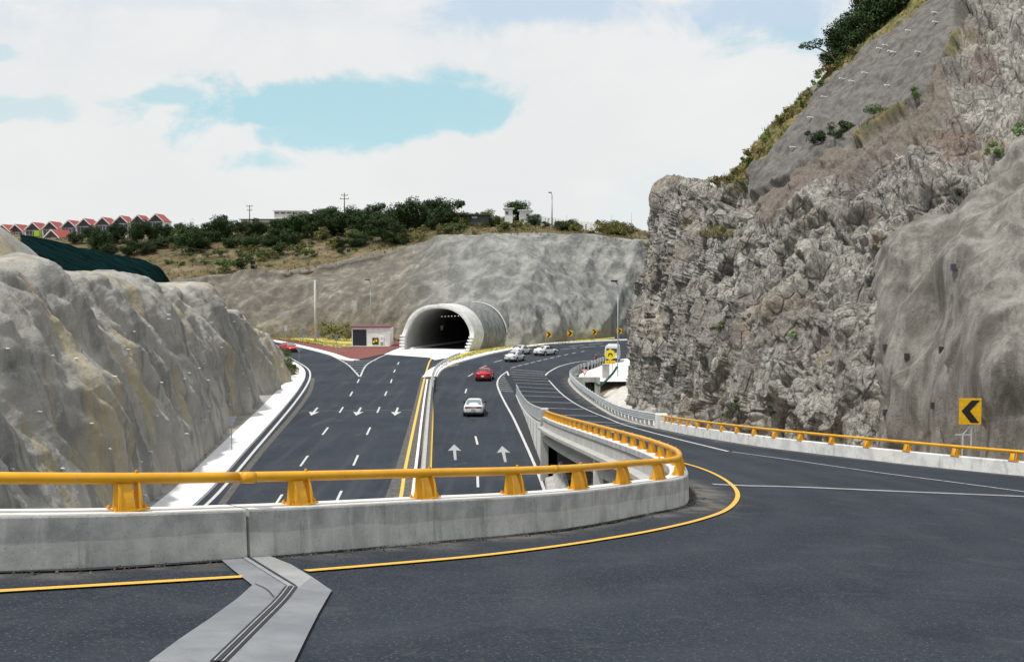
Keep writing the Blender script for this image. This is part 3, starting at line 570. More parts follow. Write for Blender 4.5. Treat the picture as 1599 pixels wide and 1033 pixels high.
lat = pdist(S, inn[::3]); latR = pdist(S, catmull(OUTB, 2)+catmull(GR, 3)[:24])
wn = fbm(S.reshape(-1, 3)*.8, 4, 101).reshape(lat.shape); tipd = np.hypot(S[..., 0]-3.9, S[..., 1]-27.6)
dirt = np.clip(sstep(.75+.0, .2, lat+wn*.35), 0, 1)*.75; dirt = np.maximum(dirt, sstep(1.5, .5, lat+wn*.5)*sstep(6, 3.5, tipd)); dirt = np.maximum(dirt, sstep(1.5, .3, latR+wn*.6)*.8)
trk = sum(np.exp(-((lat-c_)/.38)**2) for c_ in (2.4, 4.1, 6.2, 7.9))*(.6+.6*wn)
deck = grid_obj('ramp_road', S, M['deck'], dict(dirt=dirt, track=np.clip(trk, 0, 1)), smooth=True, kind='structure')
def dl(pts, step=.7): return [(x, y, zd(x, y)) for x, y, *_ in catmull([D(*p)[:2] for p in pts], step)]
def dline(name, pts, wd, m, z=.022, step=.7): return flat(dl(pts, step), wd, z).build(name, m, deck)
dline('yellow_edge_line', [(1066, 723), (1090, 730), (1113, 739), (1133, 750), (1147, 762), (1152, 774), (1146, 787), (1130, 799), (1100, 810), (1060, 820.5), (1000, 833), (920, 846.5), (840, 858), (740, 870), (620, 881), (478, 893)], .105, M['ylined'], step=.3)
dline('yellow_edge_line', [(382, 902), (250, 910), (100, 919), (0, 925), (-200, 938)], .105, M['ylined'], step=.3)
dline('edge_line', [(857, 593.7), (873, 611), (895, 628), (943.8, 651), (976.5, 663.7), (1040, 681), (1137, 705)], .15, M['wline'])
dline('edge_line', [(1143, 705.5), (1240, 719), (1364.6, 737), (1480, 752), (1599, 768), (1700, 782)], .09, M['wold'])
dline('deck_joint', [(1113, 756.5), (1150, 758.5), (1250, 761), (1400, 767.5), (1599, 775.5), (1750, 782)], .16, M['jointl'], step=1)
for a, b in (((795, 576.5), (852, 580.7)), ((797, 580.5), (852, 584)), ((798, 584.5), (853.5, 587.4)), ((799, 588.3), (855, 591)), ((801, 592.5), (858, 595.5)), ((804, 597.7), (862, 600.3)), ((807.5, 603.8), (868, 607)), ((811, 610.5), (875, 613)), ((817, 617.5), (883, 620)), ((824, 627), (894, 629)), ((840, 636.5), (911, 639)), ((861, 647.5), (933, 649.5))):
    dline('hatch_line', [a, b], .14, M['wline'], step=1.5)
dline('hatch_line', [(905, 664), (970, 664.5), (1030, 666)], .13, M['wline'])
for i in range(30):
    t = i/29; x = 884+t*146; y = 656.5+t*7.5
    c_ = Vector(D(x, y)); tt = Vector((.35, 1.0, 0)).normalized()*.75; dd_ = [c_-tt, c_+tt]; dd_ = [(q.x, q.y, zd(q.x, q.y)) for q in dd_]
    flat(dd_, .10, .022).build('rumble_stroke', M['wline'], deck)
arrow(D(966, 676), D(955, 674.3), 3.6, 1.2, M['wold'], deck)
# dusty shoulders
def offs(path, a):
    out = []
    for i, p in enumerate(path):
        t = Vector(path[min(i+1, len(path)-1)][:2])-Vector(path[max(i-1, 0)][:2]); t.normalize(); x, y = p[0]+t.y*a, p[1]-t.x*a; out.append((x, y, zd(x, y)))
    return out
inn3 = [(x, y, zd(x, y)) for x, y in inn]
def strip(path, a, b, m, name, z=.004, jit=.0, seed=1):
    rnd = random.Random(seed); A = offs(path, a); B = []
    for i, p in enumerate(path):
        k = b+jit*math.sin(i*.37+seed)*.6+rnd.uniform(-jit, jit)*.5; B.append(offs(path, k)[i] if False else None)
    rows = []
    for i, p in enumerate(path):
        t = Vector(path[min(i+1, len(path)-1)][:2])-Vector(path[max(i-1, 0)][:2]); t.normalize(); k = b+jit*math.sin(i*.37+seed)*.6+rnd.uniform(-jit, jit)*.5
        r_ = []
        for a_ in (a, (a+k)/2, k): x, y = p[0]+t.y*a_, p[1]-t.x*a_; r_.append((x, y, zd(x, y)+z))
        rows.append(r_)
    return MB().quadgrid(rows).build(name, m, deck)
near = [p for p in inn3 if p[1] < 31]
strip(near, .05, .17, M['tar'], 'tar_edge', .02, .09, 5)
rnd = random.Random(4)
g = MB()
for i in range(1900):
    k = rnd.randrange(len(near)-1); p = near[k]; t = Vector(near[k+1][:2])-Vector(p[:2]); t.normalize(); a = .12+abs(rnd.gauss(0, .13)); x, y = p[0]+t.y*a+rnd.uniform(-.2, .2)*t.x, p[1]-t.x*a+rnd.uniform(-.2, .2)*t.y
    s_ = rnd.uniform(.006, .022); z = zd(x, y); c = [Vector((x+rnd.uniform(-1, 1)*s_*1.3, y+rnd.uniform(-1, 1)*s_*1.3, z+.012)) for _ in range(3)]+[Vector((x, y, z+.012+s_*1.2))]
    b = len(g.v); g.v += [tuple(q) for q in c]; g.f += [(b, b+1, b+3), (b+1, b+2, b+3), (b+2, b, b+3)]
for i in range(700):
    x = rnd.uniform(-6, 14); y = rnd.uniform(10, 40); 
    s_ = rnd.uniform(.004, .012); z = zd(x, y); b = len(g.v); g.v += [(x-s_, y, z+.003), (x+s_, y-s_, z+.003), (x+s_*.4, y+s_, z+.003), (x, y, z+s_*1.2)]; g.f += [(b, b+1, b+3), (b+1, b+2, b+3), (b+2, b, b+3)]
g.build('grit', M['dust'], kind='stuff', label='loose dark grit along the foot of the near parapet', cat='grit')
# expansion joint across the deck near the camera
def dpoly(name, pts, m, z, n_=1): return MB().poly([(D(*p)[0], D(*p)[1], D(*p)[2]+z) for p in pts]).build(name, m, deck)
dpoly('joint_concrete', [(345, 876), (377, 869.5), (416, 897), (456, 921), (341, 1040), (232, 1037), (280, 1001), (330, 967), (372, 936), (394, 916), (365, 893)], M['jointc'], .023)
dpoly('joint_concrete', [(377, 869.5), (412, 867), (455, 884), (486, 903), (518, 925), (497, 962), (478, 1000), (459, 1040), (341, 1040), (456, 921), (416, 897)], M['jointl'], .026)
dpoly('joint_concrete', [(466, 921), (486, 905), (518, 925), (497, 962), (478, 1000), (459, 1040), (352, 1042)], M['jointc'], .029)
for k, (wd, m, z) in enumerate(((.13, 'tar', .032), (.014, 'gsteel', .036), (.014, 'gsteel', .036), (.03, 'rubber', .037))):
    o_ = (0, -.034, .034, 0)[k]; p1 = dl([(455, 919), (438, 941), (400, 979), (341, 1038)], .3); p1 = [(x, y, z2) for x, y, z2 in p1]
    pp = [(q[0]+o_*.9, q[1]-o_*.3, q[2]) for q in p1]; flat(pp, wd, z).build('joint_seal', M[m], deck)
dline('joint_seal', [(376, 870), (400, 885), (430, 904), (458, 921)], .05, M['gsteel'], .033, .3); dline('joint_seal', [(383, 870), (405, 884), (434, 902), (461, 919)], .035, M['tar'], .036, .3)
dline('crack', [(398, 915), (415, 923), (428, 936)], .012, M['tar'], .033, .1); 
# slab and girder below the inner edge
def sub(path, a, b): return [p for p in path if a <= p[1] <= b]
# ================================================================= PARAPETS
PH = .585; RH = .345
PROFC = [(.12, -.02), (.105, .30), (.10, PH-.035), (.085, PH), (-.28, PH), (-.31, PH-.03), (-.31, .40), (-.23, .36), (-.21, -.1)]
UVC = [0, .5, .99, 1.01, 1.01, .99, .7, .65, .3]
def post_mesh(L=.30):
    b = MB()
    for s_ in (-1, 1):
        x = s_*L*.38; pr = []
        for i in range(7):
            t = i/6; zz = .018+t*(RH-.06); pr.append((.125-.09*t**1.7+.02*t, zz))
        for i in range(7):
            t = 1-i/6; zz = .018+t*(RH-.06); pr.append((-.085+.045*t**.6, zz))
        b.prism([(x-.012, -a, z) for a, z in pr], (.024, 0, 0))
    rows = []
    for i in range(8):
        t = i/7; zz = .018+t*(RH-.05); y = -.10+.10*t**1.6-.02; wv = L*.5-.035*t; rows.append([(-wv, y+.0, zz), (-wv, y+.016, zz), (wv*.30, y+.016, zz), (wv*.30, y, zz)])
    b.quadgrid(rows, closed=True)
    for x in (-.115, .115): b.tube([(x, 0, RH+.03), (x, 0, RH+.072)], .018, 6)
    return b

def base_mesh():
    b = MB().box((0, 0, .009), (.42, .25, .018))
    for x in (-.165, .165):
        for y in (-.085, .085):
            b.tube([(x, y, .018), (x, y, .05)], .022, 6); b.tube([(x, y, .05), (x, y, .066)], .011, 6)
    return b
proto_post = {}
def make_post(parent, loc, rz, first, tw=1.0):
    if 'p' not in proto_post:
        p = post_mesh().build('post', M['yellow'], parent); b = base_mesh().build('base_plate', M['yellow'], p); proto_post['p'] = p
        p.location = loc; p.rotation_euler = (0, 0, rz); return p
    p = proto_post['p'].copy(); COL.objects.link(p); p.parent = parent; p.location = loc; p.rotation_euler = (0, 0, rz)
    for ch in proto_post['p'].children: c = ch.copy(); COL.objects.link(c); c.parent = p
    return p
def parapet(path, label, side=1, first=1.0, mtl='parapet', name='bridge_parapet', uv=True, joints=(), gap=2.0, maxp=60):
    o = empty(name, path[0], label=label, cat='parapet'); L = local(path, path[0])
    # split off concrete; lateral + = right of path = road side
    pr = [(a*side, z) for a, z in PROFC]
    MB().sweep(L, pr, uvw=UVC).build('concrete_wall', M[mtl], o)
    return o, L
def rail_on(o, L, lat, posts, mtl='yellow'):
    pts = []
    for i, p in enumerate(L):
        t = Vector(L[min(i+1, len(L)-1)])-Vector(L[max(i-1, 0)]); t.z = 0; t.normalize(); pts.append((p[0]+t.y*lat, p[1]-t.x*lat, p[2]+PH+RH))
    MB().tube(pts, .062, 14).build('rail', M[mtl], o, smooth=True); return pts
# near segment (left of the gap) and long curved segment
lens = np.concatenate([[0], np.cumsum([math.dist(inn3[i][:2], inn3[i+1][:2]) for i in range(len(inn3)-1)])])
def at_len(s):
    x = np.interp(s, lens, [p[0] for p in inn3]); y = np.interp(s, lens, [p[1] for p in inn3]); return (x, y, zd(x, y))
def len_at_px(px, ht=0.0):
    best = None
    for k in range(int(lens[-1]*20)):
        s = k/20; p = at_len(s)
        if p[1] > 24 or p[1] < 5: continue
        x = W0/2+F*p[0]/p[1]
        if best is None or abs(x-px) < best[0]: best = (abs(x-px), s)
    return best[1]
sgap = len_at_px(373)
def seg(s0, s1, step=.25):
    k = max(2, int((s1-s0)/step)); return [at_len(s0+(s1-s0)*i/k) for i in range(k+1)]
LAT = -.09
o1, L1 = parapet(seg(0, sgap-.02), 'grey concrete parapet with yellow pipe rail, lower left, left of the vertical gap', 1)
rail_on(o1, local(seg(0, sgap+.0), at_len(0)), LAT, None)
o2, L2 = parapet(seg(sgap+.02, lens[-1]-.1), 'long curved grey concrete parapet with yellow pipe rail bending round the ramp', 1)
rp = rail_on(o2, local(seg(sgap, lens[-1]-.1), at_len(sgap+.02)), LAT, None)
a0 = at_len(sgap); 
s195 = len_at_px(200)
def put_posts(o, base, ss):
    for s in ss:
        p = at_len(s); q = at_len(s+.1); r0 = at_len(max(0, s-.1)); rz = math.atan2(q[1]-r0[1], q[0]-r0[0])
        x, y = p[0]+math.sin(rz)*LAT, p[1]-math.cos(rz)*LAT
        pz = zd(x, y)+PH+.002
        make_post(o, (x-base[0], y-base[1], p[2]+PH+.002-base[2]), rz, False)
put_posts(o1, at_len(0), [s195-4.4, s195-2.2, s195])
near_s = [len_at_px(v_) for v_ in (469, 667, 810, 911, 979)]
put_posts(o2, at_len(sgap+.02), near_s+list(np.arange(near_s[-1]+1.9, lens[-1]-.4, 1.95)))
# sleeve of the rail at the gap
q0 = at_len(sgap-.0); q1 = at_len(sgap+.16); MB().tube(local([(q0[0]-.0, q0[1]+.03, q0[2]+PH+RH), (q1[0], q1[1]+.03, q1[2]+PH+RH)], at_len(sgap+.02)), .068, 14).build('sleeve', M['yellow'], o2, smooth=True)
k_ = 0.0
for s0_ in np.arange(sgap+6.2, lens[-1]-2, 6.0):
    q0 = at_len(s0_); q1 = at_len(s0_+.13); t = Vector(q1)-Vector(q0); t.normalize(); ox, oy = t.y*LAT, -t.x*LAT
    MB().tube(local([(q[0]+ox, q[1]+oy, q[2]+PH+RH) for q in (q0, q1)], at_len(sgap+.02)), .067, 14).build('sleeve', M['yellow'], o2, smooth=True)
# pillars
def pillar(x, y, z0, z1, wx, wy, label, m='lightc', name='pillar'):
    o = MB().box((0, 0, (z1-z0)/2), (wx, wy, z1-z0)).build(name, M[m], bevel=.03, label=label, cat='pillar'); o.location = (x, y, z0); return o
zt = zd(2.2, 76)
pillar(2.05, 76.6, -.3, zt+1.02, .50, 1.0, 'tall pale concrete pillar where the curved parapet meets the picket fence', 'concrete')
pillar(10.45, 84.6, zd(10.4, 84)-.6, zd(10.4, 84)+.98, .8, .9, 'short white concrete pillar at the far end of the right parapet', 'curb')
# right parapet
par3 = [(x, y, zd(x, y)) for x, y in catmull(OUTB, .5)]
o3 = empty('bridge_parapet', par3[0], label='low white concrete parapet with yellow pipe rail at the foot of the rock cliff', cat='parapet'); L3 = local(par3, par3[0])
MB().sweep(L3, [(-.12, -.05), (-.11, .3), (-.10, .52), (-.08, .55), (.16, .55), (.18, .52), (.18, -.7)]).build('concrete_wall', M['whitepar'], o3)
pts = [(p[0], p[1], p[2]+.55+.37) for p in L3]; MB().tube(pts, .062, 12).build('rail', M['yellow'], o3, smooth=True)
acc = 0.4
for i in range(1, len(L3)):
    acc += math.dist(L3[i][:2], L3[i-1][:2])
    if acc >= 2.0:
        acc = 0; t = Vector(L3[i])-Vector(L3[i-1]); rz = math.atan2(t.y, t.x)+math.pi; make_post(o3, (L3[i][0], L3[i][1], L3[i][2]+.552), rz, False)
# slab edge, ledge and girder below the curved parapet
g0 = [p for p in seg(sgap, lens[-1]-.1, .5) if p[1] > 26]
br = empty('bridge_structure', (3, 60, 0), label='pale concrete bridge slab and girder under the curved parapet', cat='bridge')
LB = local(g0, (3, 60, 0))
MB().sweep(LB, [(-.26, .36), (-.27, -.02), (-.60, -.05), (-.60, -.19), (0, -.26), (7.2, -1.3), (7.2, -.95), (.3, -.12)]).build('deck_slab', M['girder'], br)
MB().sweep(LB, [(-.05, -.2), (-.05, -.58), (-.32, -.70), (-.32, -.88), (.6, -.88), (.6, -.70), (.35, -.58), (.35, -.25)]).build('girder', M['girder'], br)
MB().sweep(LB, [(2.6, -.6), (2.6, -1.5), (3.2, -1.5), (3.2, -.65)]).build('girder', M['girder'], br)
MB().sweep(LB, [(5.6, -1.0), (5.6, -1.9), (6.2, -1.9), (6.2, -1.05)]).build('girder', M['girder'], br)
MB().box((3.6, 78-60, .3), (7.4, 1.2, 3.4)).build('abutment', M['darkc'], br)
def pier(px, d, label):
    a, b = ray(px, 735); x = a*d; zz = zd(x+.6, d)-.21
    o = empty('bridge_pier', (x, d, -.5), label=label, cat='pier')
    MB().box((.0, 0, (zz+.5)/2), (.34, .5, zz+.5)).build('end_fin', M['lightc'], o)
    MB().box((2.2, .0, zz-1.15), (3.6, .62, .9)).build('cap_beam', M['concrete'], o)
    MB().tube([(1.5, .1, 0), (1.5, .1, zz-1.4)], .42, 20).build('column', M['concrete'], o)
    return o
pier(934, 46, 'pale concrete pier under the girder of the curved ramp')
# retaining wall + picket fence
WP = [(x, y) for x, y in catmull([(2.05, 76.2), (1.95, 84), (1.68, 92), (1.40, 102), (1.05, 112), (.70, 120), (.38, 128)], 1.0)]
wl = empty('retaining_wall', (2.05, 76.2, 0), label='pale concrete retaining wall rising beside the right-hand highway lanes', cat='wall')
rows = [[(x-2.05, y-76.2, -.3), (x-2.05, y-76.2, max(.12, zd(x+.3, y)-.06)), (x-2.05+.22, y-76.2, max(.12, zd(x+.3, y)-.06)), (x-2.05+.22, y-76.2, -.3)] for x, y in WP]
MB().quadgrid(rows).build('wall_face', M['lightc'], wl)
for k in range(2, len(WP)-2, 5):
    x, y = WP[k]; h = max(.1, zd(x+.3, y)-.1); MB().box((x-2.05-.01, y-76.2, h/2-.1), (.03, .05, h)).build('joint', M['darkc'], wl)
fe = empty('picket_fence', (2.05, 76.2, zt), label='grey steel picket fence on top of the concrete retaining wall', cat='fence')
FP = [(x+.1-2.05, y-76.2, max(.12, zd(x+.3, y)-.06)-zt) for x, y in WP]
MB().tube([(p[0], p[1], p[2]+.98) for p in FP], .035, 6).build('top_rail', M['bars'], fe)
MB().tube([(p[0], p[1], p[2]+.15) for p in FP], .025, 6).build('bottom_rail', M['bars'], fe)
for p in catmull(FP, 1.35): MB().box((p[0], p[1], p[2]+.52), (.09, .20, 1.04)).build('picket', M['bars'], fe)
# right guard rail
gr3 = [(x, y, zd(x, y) if y < 150 else .02) for x, y in catmull(GR, .95)]
guardrail(gr3, 'long galvanised double beam guard rail curving along the outer edge of the ramp', (.62, .90), -1, 2, 'bars', .10, 1.02, .2)
MB().sweep(gr3[:75], [(-.35, -.02), (-.35, .03), (.3, .03), (.35, -3.2)], ends=False).build('kerb', M['concrete'], kind='structure')
# rubble slope under the ramp & concrete wedge
Sx = np.zeros((70, 50, 3))
for i in range(70):
    for j in range(50):
        y = 36+i/69*41; x = 2.5+j/49*11; Sx[i, j] = (x, y, 0)
pn = Sx.reshape(-1, 3)
zz = np.clip((pn[:, 0]-2.5)*.28, 0, 1.6)+fbm(pn*.9, 4, 5)*.35+facet(pn*1.3, 9)*.25*np.clip(pn[:, 0]-2.6, 0, 1); Sx[:, :, 2] = zz.reshape(70, 50)-.1
grid_obj('rubble_slope', Sx, M['gravel'], smooth=False, kind='structure')
MB().sweep([(2.15, 30, 0), (2.1, 60, 0), (2.05, 75.6, 0)], [(0, 0), (.05, .28), (.5, .4), (.9, 1.3), (1.1, 1.3), (1.2, 0)]).build('footing', M['concrete'], kind='structure')
# ================================================================= TERRAIN
# ---- right rock cliff
cols = [
 [(1010, 580, 175), (1015, 530, 172), (1025, 450, 170), (1040, 380, 168), (1060, 345, 165), (1090, 325, 160)],
 [(968, 614, 138), (982, 550, 136), (992, 485, 135), (1003, 415, 134), (1017, 345, 132), (1032, 308, 130)],
 [(1000, 632, 108), (1005, 560, 110), (1015, 480, 112), (1025, 400, 114), (1035, 330, 116), (1052, 290, 118)],
 [(1080, 652, 86), (1080, 560, 89), (1085, 470, 92), (1095, 390, 96), (1105, 330, 101), (1112, 296, 106)],
 [(1160, 674, 74), (1155, 570, 77), (1155, 460, 82), (1150, 370, 87), (1150, 310, 93), (1148, 270, 100)],
 [(1250, 694, 65), (1245, 570, 69), (1240, 440, 75), (1230, 340, 81), (1220, 260, 89), (1208, 198, 99)],
 [(1350, 708, 59), (1345, 570, 63), (1335, 420, 70), (1325, 300, 77), (1310, 200, 88), (1290, 116, 102)],
 [(1450, 720, 55), (1445, 560, 57), (1440, 400, 63), (1425, 260, 72), (1410, 140, 86), (1385, 36, 104)],
 [(1550, 732, 51), (1548, 560, 52), (1545, 390, 57), (1530, 240, 67), (1515, 90, 84), (1480, -50, 106)],
 [(1680, 750, 47), (1680, 560, 48.5), (1680, 380, 53), (1670, 220, 63), (1660, 40, 82), (1620, -160, 108)],
 [(1850, 775, 43), (1850, 560, 45), (1850, 360, 50), (1850, 180, 60), (1850, -40, 80), (1850, -280, 112)],
 [(2250, 860, 37), (2250, 560, 40), (2250, 340, 46), (2250, 100, 58), (2250, -160, 80), (2250, -500, 112)]]
A = []
for ci, c in enumerate(cols):
    b0 = P(*c[0]); row = [(b0[0]-.3, b0[1]-.8, -4.2)]+[P(*q) for q in c]; t = P(*c[-1]); row += [(t[0]+4, t[1]+16, t[2]+.2), (t[0]+20, t[1]+60, t[2]-6)]; A.append(row)
S = sheet(A, 900, 640); px, py = to_px(S)
Nn = normals(S); 
if Nn[450, 240, 1] > 0: Nn = -Nn
p = S.reshape(-1, 3)
wob = 7*fbm(np.stack([px, py, px*0], -1).reshape(-1, 3)/60, 4, 77).reshape(px.shape)*1.6
pxw, pyw = px+wob, py+wob
# zones as pixel outlines turned into surface attributes (real colour zones of the cliff)
crest = np.interp(pxw, [1000, 1120, 1150, 1208, 1290, 1385, 1430, 1480, 1700], [280, 290, 270, 198, 116, 36, 0, -50, -250])
below = py-crest
topv = np.zeros(S.shape[:2]); vv = np.linspace(0, 8, 640)[None, :]*np.ones((900, 1))
lowb = np.interp(pxw, [1120, 1178, 1240, 1336, 1400, 1450, 1490, 1530, 1600, 1900], [300, 300, 262, 203, 166, 120, 60, -10, -90, -260])
upper = sstep(1150, 1172, pxw)*sstep(8, 17, below+wob)*sstep(4, -4, pyw-lowb)*sstep(-4, 10, 1500-pxw+0*py+(150-py)*.0)
eb = np.interp(pxw, [1120, 1180, 1230, 1330, 1380, 1440, 1500], [300, 345, 330, 245, 215, 165, 140])
earth = sstep(1160, 1185, pxw)*sstep(-4, 4, pyw-lowb)*sstep(8, -10, pyw-eb)*(pxw < 1480)
lb = np.interp(pxw, [1360, 1372, 1388, 1400, 1430, 1490, 1560, 1600, 1800, 2300], [760, 640, 480, 400, 340, 300, 250, 222, 120, -50])
wob2 = 26*fbm(np.stack([px, py, px*0], -1).reshape(-1, 3)/45, 4, 79).reshape(px.shape)
lower = sstep(-16, 20, pyw-lb+wob2)*sstep(1352, 1396, pxw+wob2*.7)
grassz = sstep(1120, 1150, px)*(1-sstep(8, 17, below+wob))
ledge = sstep(10, 2, np.abs(pyw-lb+9))*(pxw > 1440)*.8; l2 = sstep(8, 2, np.abs(pyw-lowb-3))*(pxw > 1330)*(pxw < 1500)*sstep(-.3, .3, wob)*.8
l3 = sstep(1, .4, ((px-1110)/34)**2+((py-358)/11)**2)*.8
grassz = np.maximum(np.maximum(grassz, ledge*sstep(-2, 5, wob)), np.maximum(l2, l3)); grassz *= (1-lower)
grassz = np.maximum(grassz, (vv > 6.7)*1.0*(px > 1100))
red = sstep(1.1, .5, ((pxw-1480)/40)**2+((pyw-195)/30)**2)+sstep(1.1, .6, ((pxw-1458)/18)**2+((pyw-90)/30)**2)+sstep(1.1, .6, ((pxw-1528)/22)**2+((pyw-82)/32)**2)+.4*sstep(1.1, .4, ((pxw-1540)/60)**2+((pyw-225)/22)**2)
red = np.clip(red, 0, 1)
smo = np.clip(np.maximum(np.maximum(upper, lower), earth*.7), 0, 1).reshape(-1); 
an = p*np.array([1, 1, .55])+np.array([0, 0, 0])
tilt = p.copy(); tilt[:, 0] = p[:, 0]*.95+p[:, 2]*.30; tilt[:, 2] = p[:, 2]*.62-p[:, 0]*.2;  tilt += (fbm(p*.3, 3, 12)[:, None])*.8
warp = tilt+.35*fbm(p*1.1, 3, 33)[:, None]
cw = warp*np.array([1, 1, .40]); rockd = facet(cw*.17, 1, 130, 2.8, .85)*1.6+facet(cw*.38, 11, 120, 3.2, .85)*.92+facet(cw*.90, 21, 90, 3.2, .8)*.32+facet(warp*2.1, 51, 45, 2.6, .7)*.11+fbm(p*.16, 3, 3)*.9+fbm(warp*.8, 3, 31, .5, True)*.08-.6*np.clip(1-np.abs(fbm(p*np.array([.45, .45, .12])+3, 3, 58))*7, 0, 1)-.8
ribs = fbm(p*np.array([.36, .36, .05]), 3, 41, .4, True)*.75+facet(p*np.array([.5, .5, .3]), 48)*.3+fbm(p*np.array([.16, .16, .13]), 2, 43)*2.2+fbm(p*np.array([.9, .9, .4]), 3, 44)*.16-.4
upd = fbm(p*np.array([.3, .3, .12]), 4, 45)*.6+fbm(p*1.5, 4, 46)*.14+fbm(p*.9*np.array([1, 1, .4]), 3, 47, .5, True)*.12
lo_ = lower.reshape(-1); up_ = np.maximum(upper, earth*.6).reshape(-1); gz = np.clip(grassz.reshape(-1), 0, 1)
disp = rockd*(1-np.clip(lo_+up_*.9+gz*.6, 0, 1))+ribs*lo_+upd*up_*(1-lo_)
fade = sstep(-1, 1, S[:, :, 0]-7.5).reshape(-1)
S2 = S+Nn*(disp*fade).reshape(px.shape+(1,))
rk = grid_obj('rock_cliff', S2, M['rock'], dict(upper=upper*(1-lower)*(1-np.clip(grassz, 0, 1)), lower=lower, earth=earth*(1-lower)*(1-upper), red=red*(1-lower), grass=np.clip(grassz, 0, 1)), smooth=True, kind='structure')
SR = S2; PXR, PYR = to_px(S2)
def on_grid(S_, PX_, PY_, x, y, keepmin=True):
    d = (PX_-x)**2+(PY_-y)**2; m = d < max(9, d.min()*1.5+1); yy = np.where(m, S_[..., 1], 1e9); k = np.unravel_index(np.argmin(yy), yy.shape); return Vector(S_[k])
# ---- left sprayed-concrete cliff
st = [(-30, -17.6, -25, 14.2), (10, -18.4, -26.5, 14.2), (40, -19.2, -27.2, 13.9), (55, -19.8, -27.6, 13.6), (66, -20.6, -28.0, 13.2), (76, -21.2, -28.2, 12.7), (86, -22.0, -28.6, 12.55), (98, -23.3, -29.2, 12.3), (110, -24.2, -29.5, 11.5), (120, -25.2, -30.0, 10.0), (130, -25.4, -29.4, 7.8), (142, -26.2, -29.6, 5.8), (152, -27.8, -30.4, 3.8), (162, -30.6, -32.4, 1.9), (172, -37.5, -38.7, .2), (182, -45, -45.5, -.2)]
A = []
for y, xb, xc, zc in st:
    A.append([(xb+.3, y, -1.2), (xb, y, .1), (xb+(xc-xb)*.22, y, zc*.32), (xb+(xc-xb)*.42, y, zc*.58), (xb+(xc-xb)*.68, y, zc*.85), (xc, y, zc), (xc-4, y, zc+.15), (xc-12, y, zc+(.4 if y < 140 else .0)), (xc-30, y, zc+.2)])
S = sheet(A, 620, 360); Nn = normals(S)
if Nn[300, 120, 0] < 0: Nn = -Nn
p = S.reshape(-1, 3)
sk = p.copy(); sk[:, 1] = p[:, 1]+p[:, 2]*.55
d1 = fbm(sk*np.array([.08, .16, .05]), 2, 61)*2.0+fbm(sk*np.array([.2, .26, .07]), 3, 62, .45, True)*.75+fbm(p*np.array([.3, .3, .2]), 2, 64)*.6+fbm(p*1.2, 5, 63, .6)*.16-.38*np.clip(1-np.abs(fbm(sk*np.array([.22, .3, .12]), 3, 65))*5, 0, 1)**1.5+facet(sk*np.array([.3, .3, .16]), 66)*.14
bump = 3.3*np.exp(-(((p[:, 0]+34.2)/3.3)**4+((p[:, 1]-77)/6)**2))*(p[:, 2] > 8)
h2 = .9*np.exp(-(((p[:, 0]+31)/4)**2+((p[:, 1]-118)/8)**2))*(p[:, 2] > 8)
vv = (np.linspace(0, 8, 360)[None, :]*np.ones((620, 1))).reshape(-1); fl = np.where(vv > 4.5, np.clip(1-(vv-4.5)*.7, .2, 1), 1)*(.25+.75*sstep(.6, 2.2, vv))
fy = 1-sstep(148, 175, p[:, 1])*.8
S2 = S+Nn*(d1*fl*fy).reshape(620, 360, 1); S2[:, :, 2] += (bump+h2).reshape(620, 360)
lc = grid_obj('sprayed_concrete_slope', S2, M['shotL'], kind='structure'); SL = S2; PXL, PYL = to_px(S2)
# ---- hill and far sprayed wall
HP = [-300, -150, 0, 150, 240, 330, 430, 520, 620, 700, 760, 810, 860, 930, 1000, 1120, 1250]
HB = [500, 485, 475, 462, 447, 434, 426, 412, 389, 374, 368, 366, 366, 369, 376, 388, 395]
HR = [366, 366, 368, 372, 366, 360, 350, 341, 340, 343, 342, 342, 346, 353, 362, 372, 376]
BD = [240, 240, 238, 236, 236, 235, 233, 231, 226, 213, 208, 209, 219, 232, 242, 252, 256]
A = []; B = []
for x, yb, yr, bd in zip(HP, HB, HR, BD):
    dt = 253; T = Vector(P(x, yb, dt)); base = Vector(P(x, 520, bd)); base.z = -.6; a, _ = ray(x, 500)
    row = []
    for f in (-.12, 0, .3, .62, .9, 1.0):
        d = bd+(dt-bd)*max(0, f)**1.6; z = base.z+(T.z-base.z)*f if f >= 0 else -4.2; row.append((a*d, d, z))
    row.append((a*(dt+3), dt+3, T.z+.15)); row.append((a*(dt+7), dt+7, T.z-.9)); A.append(row)
    r_ = []
    for f in (-.02, 0, .25, .5, .75, 1.0):
        if f < 0: r_.append((a*(dt-1), dt-1, T.z-1.5)); continue
        r_.append(P(x, yb+(yr-yb)*f, dt+1+(318-dt)*f))
    t = r_[-1]; r_ += [(t[0]*1.06, t[1]*1.06, t[2]-.5), (t[0]*1.4, t[1]*1.4, t[2]-8), (t[0]*2.2, t[1]*2.2, t[2]-14)]; B.append(r_)
S = sheet(A, 640, 200); Nn = normals(S)
if Nn[300, 100, 1] > 0: Nn = -Nn
p = S.reshape(-1, 3); dg = p.copy(); dg[:, 0] = p[:, 0]-p[:, 2]*.62
d1 = fbm(dg*np.array([.10, .1, .02]), 3, 71, .45, True)*1.5+fbm(p*np.array([.09, .09, .07]), 3, 72)*1.8+fbm(dg*np.array([.5, .5, .16]), 4, 73, .5)*.45
fl = sstep(-.6, 1.5, p[:, 2])*.7+.3; vb = (np.linspace(0, 7, 200)[None, :]*np.ones((640, 1))).reshape(-1); fl = fl*np.where(vb > 4.6, .22, 1)
S2 = S+Nn*(d1*fl).reshape(640, 200, 1)
